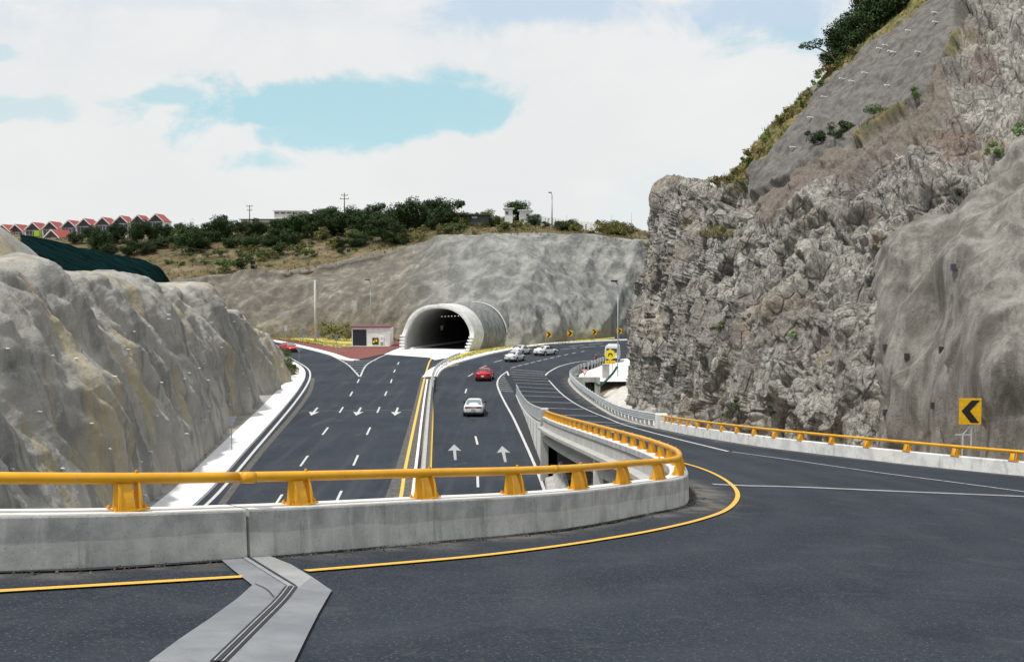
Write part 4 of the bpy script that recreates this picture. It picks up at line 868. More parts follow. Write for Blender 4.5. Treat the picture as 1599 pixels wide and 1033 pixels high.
# opening for the tunnel
TO = Vector((-12.0, 200.4, 0)); TA = R(22); tdir = Vector((math.sin(TA), math.cos(TA), 0)); tside = Vector((math.cos(TA), -math.sin(TA), 0))
rel = S2-np.array(TO); al = rel[..., 0]*tdir.x+rel[..., 1]*tdir.y; sd = rel[..., 0]*tside.x+rel[..., 1]*tside.y
drop = (al > -5) & (((np.abs(sd)/6.2)**2.4+(np.clip(S2[..., 2], 0, 50)/6.9)**2.4) < 1)
grid_obj('sprayed_concrete_wall', S2, M['shotB'], drop=drop, kind='structure'); PXB, PYB = to_px(S2); SB = S2
S = sheet(B, 400, 160); p = S.reshape(-1, 3); S[:, :, 2] += ((fbm(p*np.array([.09, .09, 0]), 4, 81)*1.1+fbm(p*np.array([.5, .5, 0]), 3, 82)*.35)*sstep(254, 262, p[:, 1])).reshape(400, 160)
grid_obj('hillside', S, M['hill'], kind='structure'); SH = S; PXH, PYH = to_px(S)
def hill_pt(x, y):
    d = (PXH[:, :110]-x)**2+((PYH[:, :110]-y)*1.0)**2; k = np.unravel_index(np.argmin(d), d.shape); v = Vector(SH[k]); return v
# ================================================================= TUNNEL
tn = empty('tunnel_portal', TO, -TA, label='round concrete tunnel portal with pale ring at the foot of the grey wall', cat='tunnel')
def arch(hw, h, n_=36, zb=0.0):
    pts = []
    for i in range(n_+1):
        t = math.pi*i/n_; x = -math.cos(t); z = math.sin(t); x = math.copysign(abs(x)**.80, x)*hw; z = (z**.86)*h
        k = 1-.10*max(0, 1-z/(h*.38))**1.5; pts.append((x*k, z+zb))
    return pts
oa, ia_, = arch(6.75, 7.45), arch(6.05, 6.85)
def archgrid(sections):
    return MB().quadgrid([[(x, y0-(sh*max(0, 1-z/3.2) if sh else 0), z) for x, z in a] for a, y0, sh in sections])
# outer shell, ring face, inner lining
archgrid([(oa, .5, 0), (oa, 30, 0)]).build('shell', M['streakc'], tn, smooth=True)
archgrid([(arch(6.9, 7.6), 13.0, 0), (arch(6.9, 7.6), 13.6, 0)]).build('rib', M['lightc'], tn, smooth=True)
archgrid([(ia_, .55, 1.6), (ia_, -.35, 1.6), (arch(6.35, 7.12), -.42, 1.6), (arch(6.8, 7.5), -.3, 1.6), (arch(6.85, 7.55), 3.6, 1.2)]).build('ring', M['ringc'], tn, smooth=False)
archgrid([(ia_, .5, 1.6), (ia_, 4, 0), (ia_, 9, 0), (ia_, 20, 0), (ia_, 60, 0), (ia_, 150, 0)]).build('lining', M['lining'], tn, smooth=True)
MB().poly([(x, 150, z) for x, z in ia_]).build('painted_dark_end', M['dark'], tn)  # black sheet closing the tube, painted in for the unlit depth
MB().poly([(-6.1, -3, .03), (6.1, -3, .03), (6.1, 3, .03), (-6.1, 3, .03)]).build('portal_floor', M['curb'], tn)
MB().poly([(-5.9, 3, .035), (5.9, 3, .035), (5.9, 150, .035), (-5.9, 150, .035)]).build('tunnel_floor', M['asphalt'], tn)
for s_ in (-1, 1):
    MB().sweep([(s_*5.3, 0, .03), (s_*5.3, 40, .03)], [(-.5, 0), (-.5, .25), (.5, .25), (.5, 0)]).build('side_kerb', M['curb'], tn)
    for k in range(5): 
        z = .25+k*.5; x = (5.85+.10*k)*s_; MB().box((x, -.50-1.6*(1-z/3.2), z), (.95, .3, .24)).build('ring_tooth', M['curb'], tn)
for k in range(8): MB().box((-3.75+k*.62, 9, 5.12+.03*k), (.11, .11, .09)).build('tunnel_lamp', M['tlamp'], tn)
MB().box((-5.2, 12, 3.0), (.1, .8, .8)).build('wall_sign', M['signw'], tn)
# ================================================================= HUT
hp = Vector(G(549.5, 541)); hx = Vector(G(610, 541)); hw_ = hx.x-hp.x
hut = empty('equipment_hut', hp, label='small white flat-roofed hut with a dark door left of the tunnel', cat='hut')
MB().box((hw_/2, 2.5, 1.65), (hw_, 5, 3.3)).build('wall', M['white'], hut)
MB().box((hw_/2-.1, 2.45, 3.39), (hw_+.3, 5.4, .18)).build('roof', M['hutr'], hut)
MB().box((1.33, -.03, 1.5), (2.35, .06, 2.9)).build('door', M['door'], hut)
MB().box((4.05, -.05, .95), (1.05, .1, 1.15)).build('control_panel', M['black'], hut)
MB().box((3.8, -.115, .85), (.34, .03, .3)).box((4.25, -.115, 1.05), (.28, .03, .45)).box((3.95, -.115, 1.2), (.2, .03, .14)).build('warning_mark', M['signl'], hut)
f_ = MB().box((5.15, -.06, .95), (.7, .12, 1.7)).build('meter_box', M['signw'], hut); MB().box((5.15, -.13, .5), (.5, .03, .65)).box((5.15, -.13, 1.4), (.2, .03, .2)).build('meter_window', M['gsteel'], f_)
MB().sweep([(5.95, -.12, 0), (hw_-.05, -.12, 0)], [(0, 0), (0, 2.3), (-.02, 2.6), (-.06, 2.6), (-.06, 0)]).build('side_panel', M['lightc'], hut)
# ================================================================= POLES
def conc_pole(px, pyb, pyt, d, r, label, arms=True, m='pole', name='utility_pole', armz=None):
    a, b = ray(px, pyb); zb = CH+b*d; zt_ = CH+ray(px, pyt)[1]*d; h = zt_-zb; o = empty(name, (a*d, d, zb-.3), label=label, cat='pole')
    MB().tube([(0, 0, 0), (0, 0, h+.3)], r, 8, r2=r*.6).build('pole', M[m], o, smooth=True)
    if arms:
        for i, k in enumerate(arms):
            MB().box((0, 0, h+.3-k[0]), (k[1], .12, .14)).build('cross_arm', M['gsteel' if m == 'pole' else 'wood'], o)
            for s_ in (-.45, 0, .45): MB().tube([(k[1]*s_, 0, h+.37-k[0]), (k[1]*s_, 0, h+.62-k[0])], .06, 6).build('insulator', M['gsteel'], o)
    return o
def lamp_pole(px, pyb, pyt, d, label, m='gsteel', head=True, r=.09):
    a, b = ray(px, pyb); zb = CH+b*d; h = CH+ray(px, pyt)[1]*d-zb; o = empty('street_lamp', (a*d, d, zb-.2), label=label, cat='street lamp')
    MB().tube([(0, 0, 0), (0, 0, h+.2)], r, 8, r2=r*.55).build('pole', M[m], o, smooth=True)
    if head: MB().tube([(0, 0, h+.2), (-.3, -.2, h+.6)], .05, 6).box((-.5, -.25, h+.7), (.8, .45, .22)).build('lamp_head', M['rubber'], o)
    return o
conc_pole(492.5, 535, 437, 221, .26, 'tall pale concrete utility pole on the yellow grass left of the hut', arms=[(.4, 1.2), (1.3, 3.2)])
lamp_pole(579, 536, 441, 227, 'thin tall lamp pole rising behind the hut roof')
lamp_pole(964.5, 588, 445, 150, 'thin grey lamp pole beside the yellow tunnel warning sign', 'steel', r=.08)
lamp_pole(862, 350, 304, 290, 'thin lamp pole standing above the slogan wall on the hill', head=True, r=.16)
conc_pole(538, 345, 301, 300, .16, 'tall wooden power pole on the ridge in the middle of the tree line', m='wood', arms=[(.6, 1.6), (1.5, 2.2)])
conc_pole(390, 356, 320, 300, .14, 'short wooden power pole on the ridge left of the long white building', m='wood', arms=[(.3, 1.5), (1.3, 1.1)])
for x, yb, yt, l in ((885, 352, 335, 'thin mast above the right part of the slogan wall'), (955, 362, 336, 'thin bare mast near the right end of the ridge'), (986, 368, 331, 'tallest thin mast at the far right of the ridge beside the rock cliff')):
    lamp_pole(x, yb, yt, 300, l, head=False, r=.07)
# ================================================================= SIGNS
def chev(o, w_, h_, arrow_right, y=-.03):
    pts = [(-w_/2, -h_/2), (w_/2, -h_/2), (w_/2, h_/2), (-w_/2, h_/2)]
    MB().box((0, 0, 0), (w_, .04, h_)).build('plate', M['signy'], o, bevel=.012)
    s_ = 1 if arrow_right else -1; a = [(-.06, .44), (-.40, .44), (.06, 0), (-.36, -.44), (-.02, -.44), (.42, 0)]
    a = [(-.42, .43), (-.05, .43), (.40, .02), (-.02, -.43), (-.40, -.43), (.02, .02)]
    MB().prism([(s_*x*w_, -.024, z*h_) for x, z in a], (0, -.004, 0)).build('chevron', M['black'], o)
big = Vector(P(1515, 642, 51)); sg = empty('chevron_sign', big, R(-4), label='large yellow sign with a black chevron pointing left above the right parapet', cat='road sign'); chev(sg, .92, 1.10, False)
MB().box((.08, .06, -.75), (.05, .05, 1.4)).box((-.25, .08, -1.0), (.66, .04, .05)).box((-.26, .08, -1.2), (.05, .05, .5)).build('bracket', M['steel'], sg)
MB().tube([(.1, .06, -.55), (-.27, .08, -1.0)], .025, 6).tube([(-.27, .08, -1.0), (.1, .08, -1.0)], .025, 6).tube([(-.27, .08, -.98), (-.27, .08, -1.9)], .03, 6).build('stay', M['steel'], sg)
for i, (x, y, yb, d, lb_) in enumerate(((857, 522, 541, 211, 'small yellow chevron sign nearest the white cars, leftmost of the row'), (890, 520, 537, 217, 'small yellow chevron sign second from the left along the grey wall'), (928, 518, 534, 222, 'small yellow chevron sign left of the thin lamp pole'), (967, 516.5, 532, 226, 'small yellow chevron sign half hidden at the edge of the rock cliff'))):
    c = Vector(P(x, y, d)); s_ = empty('chevron_sign', c, 0, label=lb_, cat='road sign', group='chevron signs round the bend'); chev(s_, .95, 1.0, True)
    MB().tube([(0, .05, .3), (0, .05, -c.z+.0)], .04, 6).build('post', M['gsteel'], s_)
# small back-facing signs by the left road
for i, (x, yt, yb, lb_) in enumerate(((446.5, 508, 534, 'small pale sign seen from behind, leftmost by the left road'), (473.5, 513, 539, 'small blue-grey sign seen from behind, left of the concrete pole'), (497, 517, 543, 'small blue-grey sign seen from behind, beside the concrete pole'), (525.5, 522, 552, 'small blue-grey sign seen from behind on the red gravel left of the hut'))):
    b0 = Vector(G(x, yb)); h = CH+ray(x, yt)[1]*b0.y; s_ = empty('road_sign', b0, 0, label=lb_, cat='road sign', group='small signs along the left road')
    MB().box((0, 0, h-.5), (.55, .04, 1.0)).build('plate', M['signb' if i else 'frame'], s_); MB().tube([(0, .05, 0), (0, .05, h-.1)], .045, 6).build('post', M['gsteel'], s_)
b0 = Vector(G(361.5, 705)); h = CH+ray(361, 650)[1]*b0.y
s_ = empty('yield_sign', b0, 0, label='grey back of a triangular sign on a thin post beside the left kerb', cat='road sign')
MB().prism([(-.45, 0, h), (.45, 0, h), (0, 0, h-.75)], (0, .03, 0)).build('plate', M['gsteel'], s_); MB().tube([(0, .06, 0), (0, .06, h-.1)], .035, 6).build('post', M['gsteel'], s_)
b0 = Vector(G(467, 572)); h = 2.6
s_ = empty('yield_sign', b0, 0, label='grey back of a triangular sign where the left kerb bends near the red car', cat='road sign')
MB().prism([(-.45, 0, h), (.45, 0, h), (0, 0, h-.75)], (0, .03, 0)).build('plate', M['signb'], s_); MB().tube([(0, .06, 0), (0, .06, h-.1)], .035, 6).build('post', M['gsteel'], s_)
b0 = Vector(G(913, 592)); h = CH+ray(909, 576)[1]*b0.y
s_ = empty('yield_sign', b0, 0, label='white and red triangular yield sign inside the guard rail bend', cat='road sign')
MB().prism([(-.42, 0, h), (.42, 0, h), (0, 0, h-.8)], (0, .03, 0)).build('plate', M['signr'], s_); MB().prism([(-.27, -.006, h-.09), (.27, -.006, h-.09), (0, -.006, h-.6)], (0, .004, 0)).build('face', M['signw'], s_); MB().tube([(0, .05, 0), (0, .05, h-.1)], .035, 6).build('post', M['gsteel'], s_)
# tunnel warning sign
c = Vector(P(953, 553.5, 158)); s_ = empty('tunnel_sign', c, 0, label='bright yellow scalloped sign with a black tunnel arch above a yellow plate', cat='road sign')
pts = []
for i in range(64):
    t = 2*math.pi*i/64; r_ = .60+.17*abs(math.cos(2*t))**1.6; q = abs(math.cos(t))+abs(math.sin(t)); r_ = max(.70, .86/q if q else 1)*.92+.03*math.cos(8*t); pts.append((r_*math.cos(t), 0, r_*math.sin(t)))
MB().prism(pts, (0, .05, 0)).build('plate', M['signl'], s_)
ar = [(.30*math.cos(t), -.012, .28*math.sin(t)-.05) for t in np.linspace(0, math.pi, 14)]+[(-.32, -.012, -.22), (-.18, -.012, -.22)]+[(.15*math.cos(t), -.012, .14*math.sin(t)-.08) for t in np.linspace(math.pi, 0, 10)]+[(.18, -.012, -.22), (.32, -.012, -.22)]
MB().prism(ar, (0, .01, 0)).build('tunnel_symbol', M['black'], s_)
f_ = MB().box((-.02, 0, -1.0), (1.32, .05, .42)).build('lower_plate', M['signl'], s_)
MB().box((-.38, -.03, -1.0), (.22, .01, .17)).box((-.08, -.03, -.99), (.24, .01, .20)).box((.22, -.03, -1.0), (.2, .01, .17)).box((.45, -.03, -1.0), (.14, .01, .15)).build('worn_lettering', M['signo'], f_)
MB().tube([(-.2, .06, .3), (-.2, .06, -c.z+.05)], .04, 6).tube([(.3, .06, .3), (.3, .06, -c.z+.05)], .04, 6).build('post', M['gsteel'], s_)
# ================================================================= CULVERT CORNER inside the guard rail bend
gpoly('pavement', [(903, 594), (904, 586), (912, 580.5), (928, 575.5), (946, 568), (962, 562), (1010, 556), (1010, 596), (930, 596)], M['curb'], .05)
cv = empty('culvert_headwall', (G(905, 595)[0], 141, 0), label='concrete culvert headwall with a square black opening behind the guard rail', cat='culvert')
cvx = [ray(x, 600)[0]*141-cv.location.x for x in (895, 913.5, 929.5, 934, 960)]
MB().box(((cvx[0]+cvx[1])/2, .3, -.9), (cvx[1]-cvx[0], .6, 3.3)).box(((cvx[2]+cvx[3])/2+.1, .3, -.9), (cvx[3]-cvx[2]+.3, .6, 3.3)).box(((cvx[1]+cvx[2])/2, .3, .47), (cvx[2]-cvx[1], .6, .56)).build('headwall', M['concrete'], cv)
MB().box(((cvx[1]+cvx[2])/2, 3.0, -1.8), (cvx[2]-cvx[1]+.4, .1, 3.2)).build('painted_dark_panel', M['dark'], cv)  # black panel behind the mouth, painted in for the darkness inside
Sx = np.zeros((40, 40, 3))
for i in range(40):
    for j in range(40):
        y = 88+i/39*53; x = 7.5+j/39*12; k = (x-7.5)/12; pit = max(0, 1-((y-137)/26)**2)
        Sx[i, j] = (x, y, zd(x, y)-.55+k*1.3-pit*1.5*math.exp(-((x-9.4)/1.9)**2)-.3*pit)
pn = Sx.reshape(-1, 3); Sx[:, :, 2] += (fbm(pn*.6, 4, 91)*.35).reshape(40, 40)
grid_obj('gravel_slope', Sx, M['gravel'], kind='structure')
Sx2 = np.zeros((60, 12, 3))
for i in range(60):
    y = 40+i/59*52
    xb = np.interp(y, [40.5, 43.9, 46.7, 49.6, 53.6, 59.5, 66, 74, 84, 92], [26.5, 22.6, 19.6, 17.4, 15.5, 13.3, 12.0, 11.0, 10.4, 9.8])
    for j in range(12): Sx2[i, j] = (xb+.1+j*.8, y, zd(xb, y)-.35+.05*math.sin(i*3+j*2)+j*.04)
grid_obj('dirt_verge', Sx2, M['soil'], kind='structure')
rnd = random.Random(11)
hs = catmull([P(931, 598, 141), P(936, 601, 139), P(942, 598, 138), P(950, 590, 138), P(958, 581, 139), P(963, 573, 141)], .5)
tag(MB().tube(hs, .14, 7).build('drain_hose', M['hose'], smooth=True), 'dark green hose sagging between the culvert and the rock cliff', 'hose')
a, b = ray(946, 583); d_ = 148.0; ub = tag(MB().box((0, 0, .8), (.85, .6, 1.75)).box((0, 0, 1.70), (.95, .7, .1)).build('utility_box', M['concrete'], bevel=.02), 'grey concrete utility box on the white paving below the yellow sign', 'utility box'); ub.location = (a*d_, d_, .0)
# ================================================================= HOUSES
def gable_house(loc, wd, dp, he, hr, rz, label, upper=True, group=None, name='terraced_house'):
    o = empty(name, loc, rz, label=label, cat='house', group=group)
    w2 = wd/2
    MB().prism([(-w2, 0, -3), (w2, 0, -3), (w2, 0, he), (0, 0, he+hr), (-w2, 0, he)], (0, dp, 0)).build('wall', M['white'], o)
    rf = MB()
    for s_ in (-1, 1):
        nx, nz_ = s_*hr, w2; ln = math.hypot(nx, nz_); nx, nz_ = nx/ln*.14, nz_/ln*.14; e = (s_*(w2+.08), he-.08*hr/w2)
        rf.prism([(0, -.45, he+hr+.0), (e[0], -.45, e[1]), (e[0]+nx, -.45, e[1]+nz_), (0+0, -.45, he+hr+.18)], (0, dp+.6, 0))
    rf.build('roof', M['roofr'], o)
    tr = MB()
    for s_ in (-1, 1):
        e = (s_*(w2+.1), he-.08*hr/w2); tr.prism([(0, -.50, he+hr-.12), (e[0], -.50, e[1]-.14), (e[0], -.50, e[1]+.18), (0, -.50, he+hr+.24)], (0, .05, 0))
    tr.build('roof_trim', M['white'], o)
    MB().prism([(-w2+.3, -.03, he-.05), (w2-.3, -.03, he-.05), (0, -.03, he+hr-.22)], (0, -.04, 0)).build('gable_panel', M['timber'], o)
    MB().box((0, -.05, he-1.35), (wd-.7, .06, 2.5)).build('window', M['glassd'], o); wn = o.children[-1]
    fr = MB()
    for x in (-.25, 0, .25): fr.box((x*(wd-.7), -.10, he-1.35), (.1, .04, 2.5))
    fr.box((0, -.10, he-.15), (wd-.7, .05, .14)).box((0, -.10, he-2.6), (wd-.7, .05, .14)); fr.build('window_frame', M['frame'], wn)
    return o
H_ = [(24, 350, 0), (51, 347, 0), (78, 345.5, 0), (107, 343.5, 0), (131, 341, 0), (160, 339, 0), (188, 336.5, 0), (215, 335.5, 0), (243, 333.5, 0)]
DH = 335
names = ['leftmost', 'second from the left', 'third from the left', 'fourth from the left', 'middle', 'fourth from the right', 'third from the right', 'second from the right', 'rightmost']
for i, (x, y, _) in enumerate(H_):
    a, b = ray(x, y); zp = CH+b*DH; wd = 4.35; hr = 2.0
    gable_house((a*DH, DH+ (0), zp-hr-2.8-.1), wd, 8.0, 2.8, hr, R(1), 'terraced house, red roof and dark gable, %s in the row of nine' % names[i], group='row of red roofed houses')
a, b = ray(81, 359); gable_house((a*318, 318, CH+b*318-4.3), 4.6, 7, 2.3, 2.0, R(-14), 'lower red roofed house with a small dark gable in front of the row', name='house')
a, b = ray(4, 351); gable_house((a*334, 334, CH+b*334-4.6), 4.8, 9, 2.6, 2.0, R(-8), 'red roofed house cut off at the left edge of the photo', name='house')
def block(name, px0, px1, pyt, pyb, d, dp, m, label, cat, rz=0, roof=None, trim=None):
    a0_, b0_ = ray(px0, pyt); a1, b1 = ray(px1, pyb); wd = (a1-a0_)*d; zt_ = CH+b0_*d; zb = CH+b1*d; o = empty(name, ((a0_+a1)/2*d, d, zb-1.5), rz, label=label, cat=cat)
    MB().box((0, dp/2, (zt_-zb+1.5)/2), (wd, dp, zt_-zb+1.5)).build('wall', M[m], o)
    if roof: MB().box((0, dp/2, zt_-zb+1.5+.1), (wd+.8, dp+.8, .22)).build('roof', M[roof], o)
    return o, wd, zt_-zb+1.5
block('shed', 53, 61, 360, 366, 322, 2, 'lime', 'small lime green shed in front of the red roofed row', 'shed')
b_, wd, h = block('white_wall', 104, 130, 371, 378, 314, .4, 'white', 'short white wall below the row of red roofed houses', 'wall'); MB().box((0, .1, h+.05), (wd+.1, .5, .12)).build('coping', M['frame'], b_)
b_, wd, h = block('long_building', 428, 474, 329.5, 334, 335, 8, 'white', 'long low white building with a thin flat roof on the ridge', 'building', roof='white')
for i in range(5): MB().box((-wd/2+wd*(i+.5)/5, -.03, h-.55), (wd/7, .06, .35)).build('window', M['glassd'], b_)
b_, wd, h = block('long_wall', 376, 462, 343, 352, 322, .6, 'white', 'long white wall with dark coping below the ridge building', 'wall', roof='timber')
b_, wd, h = block('house', 788, 800.5, 326, 340, 296, 5, 'white', 'pale boxy house to the left of the dark tree on the ridge', 'house', roof='white')
MB().box((-wd*.2, -.03, h-1.0), (.6, .06, .6)).build('window', M['glassd'], b_)
b_, wd, h = block('house', 811, 829, 329, 343, 297, 6, 'white', 'white boxy house to the right of the dark tree on the ridge', 'house', roof='white')
MB().box((wd*.2, -.03, h-1.0), (.6, .06, .6)).build('window', M['glassd'], b_)
a0_, b0_ = ray(828, 334.5); a1, b1 = ray(935, 350); x0, z0, x1, z1 = a0_*295, CH+b0_*295, a1*280, CH+b1*280
wl2 = empty('slogan_wall', (x0, 295, z0-3), label='long white boundary wall with blue painted letters on the hilltop', cat='wall'); dz = z1-z0; dx = x1-x0; A_ = math.atan2(-15, dx); LW = math.hypot(dx, 15)
MB().prism([(0, 0, -1), (dx, -15, dz-1), (dx, -15, dz+3), (0, 0, 3)], (0, .4, 0)).build('wall', M['white'], wl2)
lt = MB(); lx = .10
rnd = random.Random(5)
def glyph(t, k):
    w_ = .55; x = dx*t; y = -15*t-.06; zc = 3-1.0+dz*t
    for bar in {'I': [(0, 0, .16, 1.2)], 'L': [(-.2, 0, .15, 1.2), (0, -.55, .5, .15)], 'E': [(-.2, 0, .15, 1.2), (0, .5, .5, .14), (0, 0, .42, .14), (0, -.52, .5, .14)], 'O': [(-.25, 0, .15, 1.2), (.25, 0, .15, 1.2), (0, .52, .5, .15), (0, -.52, .5, .15)], 'H': [(-.25, 0, .15, 1.2), (.25, 0, .15, 1.2), (0, 0, .5, .15)]}[k]:
        lt.box((x+bar[0], y, zc+bar[1]), (bar[2], .05, bar[3]))
for i, k in enumerate('HLEIOEHILEOIHE'): 
    t = .06+i*.056+(0.04 if i > 6 else 0)
    if t < .92: glyph(t, k)
lt.build('painted_marks', M['wallwr'], wl2)
MB().prism([(dx+.02, -15.0, dz-1), (dx+1.2, -14, dz-1), (dx+1.2, -14, dz+2.6), (dx+.02, -15.0, dz+3)], (0, .4, 0)).build('end_panel', M['tanwall'], wl2)
b_, wd, h = block('hut', 734, 763, 336, 341, 292, 4, 'timber', 'low dark timber hut on the ridge right of the round trees', 'hut', roof='wood')
MB().box((-wd*.25, -.04, h-.5), (1.2, .06, .5)).build('window', M['frame'], b_)
b_, wd, h = block('house', 971, 988, 355, 361, 330, 6, 'frame', 'small distant grey house on the ridge beside the rock cliff', 'house', roof='timber')
# netting slope
nt = [[P(30, 366, 112), P(33, 388, 104), P(40, 420, 98)], [P(90, 378, 118), P(95, 400, 110), P(105, 430, 103)], [P(162, 393, 128), P(166, 412, 119), P(175, 445, 110)], [P(238, 411, 140), P(240, 425, 131), P(250, 455, 122)], [P(262, 434, 146), P(265, 442, 141), P(267, 458, 136)]]
S = sheet(nt, 160, 60); p = S.reshape(-1, 3); S[:, :, 2] += (fbm(p*np.array([.5, .5, .2]), 4, 95)*.22).reshape(160, 60); S[:, :, 1] += (fbm(p*np.array([.8, .8, .1]), 3, 96, .5, True)*.5).reshape(160, 60)
tag(grid_obj('netting_slope', S, M['net']), 'dark green netting draped over the slope below the red roofed houses', 'netting')
bk = []
for r_ in nt: t = r_[0]; bk.append([(t[0]*1.0, t[1]+.3, t[2]-.25), (t[0]*1.4, t[1]*1.4, t[2]-.8), (t[0]*1.95, t[1]*1.95, t[2]-3.5)])
grid_obj('plateau', sheet(bk, 40, 12), M['hill'], kind='structure')
# ================================================================= VEGETATION
def leaf_mesh(name, h, wd, nclump, nleaf, ls, m, seed, shape='round', stems=True):
    rnd = random.Random(seed); b = MB(); cl = []
    for i in range(nclump):
        while True:
            x, y, z = rnd.uniform(-1, 1), rnd.uniform(-1, 1), rnd.uniform(-1, 1); q = x*x+y*y+z*z
            if .12 < q < 1: break
        k = 1.0
        if shape == 'column': z0 = h*(.5+.5*z*.95); k = .75
        else: z0 = h*(.56+.40*z)
        cl.append((x*wd/2*k*rnd.uniform(.75, 1.08), y*wd/2*k*rnd.uniform(.75, 1.08), z0, rnd.uniform(.13, .27)*wd*(.8 if shape == 'column' else 1)))
    for c in cl:
        for i in range(nleaf):
            g_ = [rnd.gauss(0, 1) for _ in range(3)]; l_ = math.sqrt(sum(t*t for t in g_)); r_ = c[3]*rnd.uniform(.55, 1.05); p = Vector((c[0]+g_[0]/l_*r_, c[1]+g_[1]/l_*r_, max(.04*h, c[2]+g_[2]/l_*r_*.75)))
            n_ = Vector((g_[0]+rnd.gauss(0, .7), g_[1]+rnd.gauss(0, .7), g_[2]+rnd.gauss(0, .7)+.3)).normalized(); t = n_.cross(Vector((rnd.gauss(0, 1), rnd.gauss(0, 1), rnd.gauss(0, 1)))).normalized(); s_ = n_.cross(t); k = ls*rnd.uniform(.6, 1.3)
            i0 = len(b.v); b.v += [tuple(p-t*k), tuple(p+s_*k*.55), tuple(p+t*k), tuple(p-s_*k*.55)]; b.f.append((i0, i0+1, i0+2, i0+3))
    me = bpy.data.meshes.new(name); me.from_pydata(b.v, [], b.f); me.materials.append(m)
    return me, cl
def limb_mesh(h, wd, cl, seed):
    rnd = random.Random(seed); b = MB(); b.tube([(0, 0, -.4), (.04*h, 0, h*.2), (0, .02*h, h*.42)], .05*h**.9, 7, r2=.025*h)
    for c in cl[:9]: b.tube([(0, 0, h*.22), (c[0]*.45, c[1]*.45, (h*.22+c[2])*.5), (c[0], c[1], c[2])], .018*h, 5, r2=.005*h)
    me = bpy.data.meshes.new('trunk'); me.from_pydata(b.v, [], b.f); me.materials.append(M['bark']); return me
TR = [leaf_mesh('crown', 5, 5.6, 30, 190, .16, M['leafd'], s_) for s_ in (1, 2, 3, 4)]
TRT = [limb_mesh(5, 5.6, t[1], 9) for t in TR]
SHR = [leaf_mesh('shrub', 2, 2.6, 12, 75, .11, M['leafm'], s_)[0] for s_ in (5, 6)]+[leaf_mesh('shrub', 2, 2.6, 12, 75, .11, M['leafo'], s_)[0] for s_ in (7, 8)]+[leaf_mesh('shrub', 2, 2.6, 12, 75, .12, M['leafd'], 9)[0]]
SHG = [leaf_mesh('shrub', 1, 1.1, 8, 60, .06, M['leafg'], 15)[0], leaf_mesh('shrub', 1, 1.2, 8, 60, .06, M['leafo'], 16)[0]]
SHY = leaf_mesh('shrub', 1, 1.6, 9, 70, .08, M['leafy'], 17)[0]
def tree(loc, sx, sz, k, label, group=None, cat='tree', name='tree'):
    o = empty(name, loc, label=label, cat=cat, group=group); o.rotation_euler.z = (k*1.7) % 6.28; o.scale = (sx, sx, sz)
    for nm, me in (('crown', TR[k % 4][0]), ('trunk', TRT[k % 4])): c = bpy.data.objects.new(nm, me); COL.objects.link(c); c.parent = o
    return o
def shrub(loc, s, me, rz, label, group, sz=None, cat='shrub'):
    o = bpy.data.objects.new('shrub', me); COL.objects.link(o); o.location = loc; o.scale = (s, s, sz or s); o.rotation_euler.z = rz; return tag(o, label, cat, group)
trees = [(160, 392, 26, 44), (185, 380, 22, 40), (215, 385, 24, 44), (200, 398, 24, 30), (238, 378, 26, 40), (262, 372, 20, 26), (297, 398, 36, 52), (330, 378, 30, 36), (352, 376, 34, 44), (400, 374, 34, 38), (380, 368, 22, 26), (440, 376, 32, 40), (468, 372, 36, 44), (452, 362, 26, 30), (495, 373, 36, 46), (520, 368, 38, 50), (545, 368, 40, 52), (572, 370, 42, 50), (600, 376, 46, 40), (590, 360, 40, 48), (634, 362, 46, 60), (655, 358, 34, 40), (680, 355, 36, 50), (706, 358, 46, 52), (690, 362, 40, 40), (140, 375, 20, 28), (808, 344, 34, 34), (834, 352, 20, 22), (882, 360, 30, 22), (950, 368, 22, 22), (966, 369, 20, 16), (925, 366, 10, 9), (505, 352, 30, 34), (560, 350, 30, 28), (615, 350, 30, 26), (348, 356, 16, 26), (280, 362, 14, 18), (478, 350, 24, 22), (736, 352, 30, 22), (170, 400, 24, 24), (228, 396, 26, 24), (250, 388, 26, 22), (275, 386, 26, 20), (312, 390, 26, 24), (322, 376, 24, 26), (365, 386, 24, 22), (392, 388, 26, 22), (422, 384, 26, 22), (455, 384, 28, 26), (120, 380, 20, 22), (150, 390, 24, 26), (560, 384, 30, 26), (620, 380, 34, 24), (530, 386, 22, 20)]
lab = {26: 'dark rounded tree standing between the two white houses on the ridge', 27: 'small dark tree at the left end of the slogan wall', 28: 'bushy green tree in front of the slogan wall', 6: 'large dark bush alone on the dry slope below the rightmost red roof', 20: 'tall dark tree on the ridge right of the tall power pole', 23: 'broad round grey-green tree left of the timber hut', 9: 'dark bush in front of the long white wall', 29: 'dark tree on the ridge near the right end of the slogan wall'}
for i, (x, yb, wpx, hpx) in enumerate(trees):
    v = hill_pt(x, min(yb, 420)); pxm = F/v.y; sx = wpx/pxm/5.6*1.25; sz = hpx/pxm/5.0*.92
    g_ = None if i in lab else ('trees below the red roofed houses' if x < 290 else ('trees along the hill ridge' if x < 760 else 'small trees at the right end of the ridge'))
    tree((v.x, v.y, v.z-.3), sx, sz, i, lab.get(i) or {'trees below the red roofed houses': 'dark green tree in the clump below the red roofed houses', 'trees along the hill ridge': 'dark green bushy tree in the belt along the hill ridge'}.get(g_, 'small dark tree on the skyline at the right end of the ridge'), g_)
rnd = random.Random(21); cnt = 0
def top_edge(x): return np.interp(x, HP, HB)
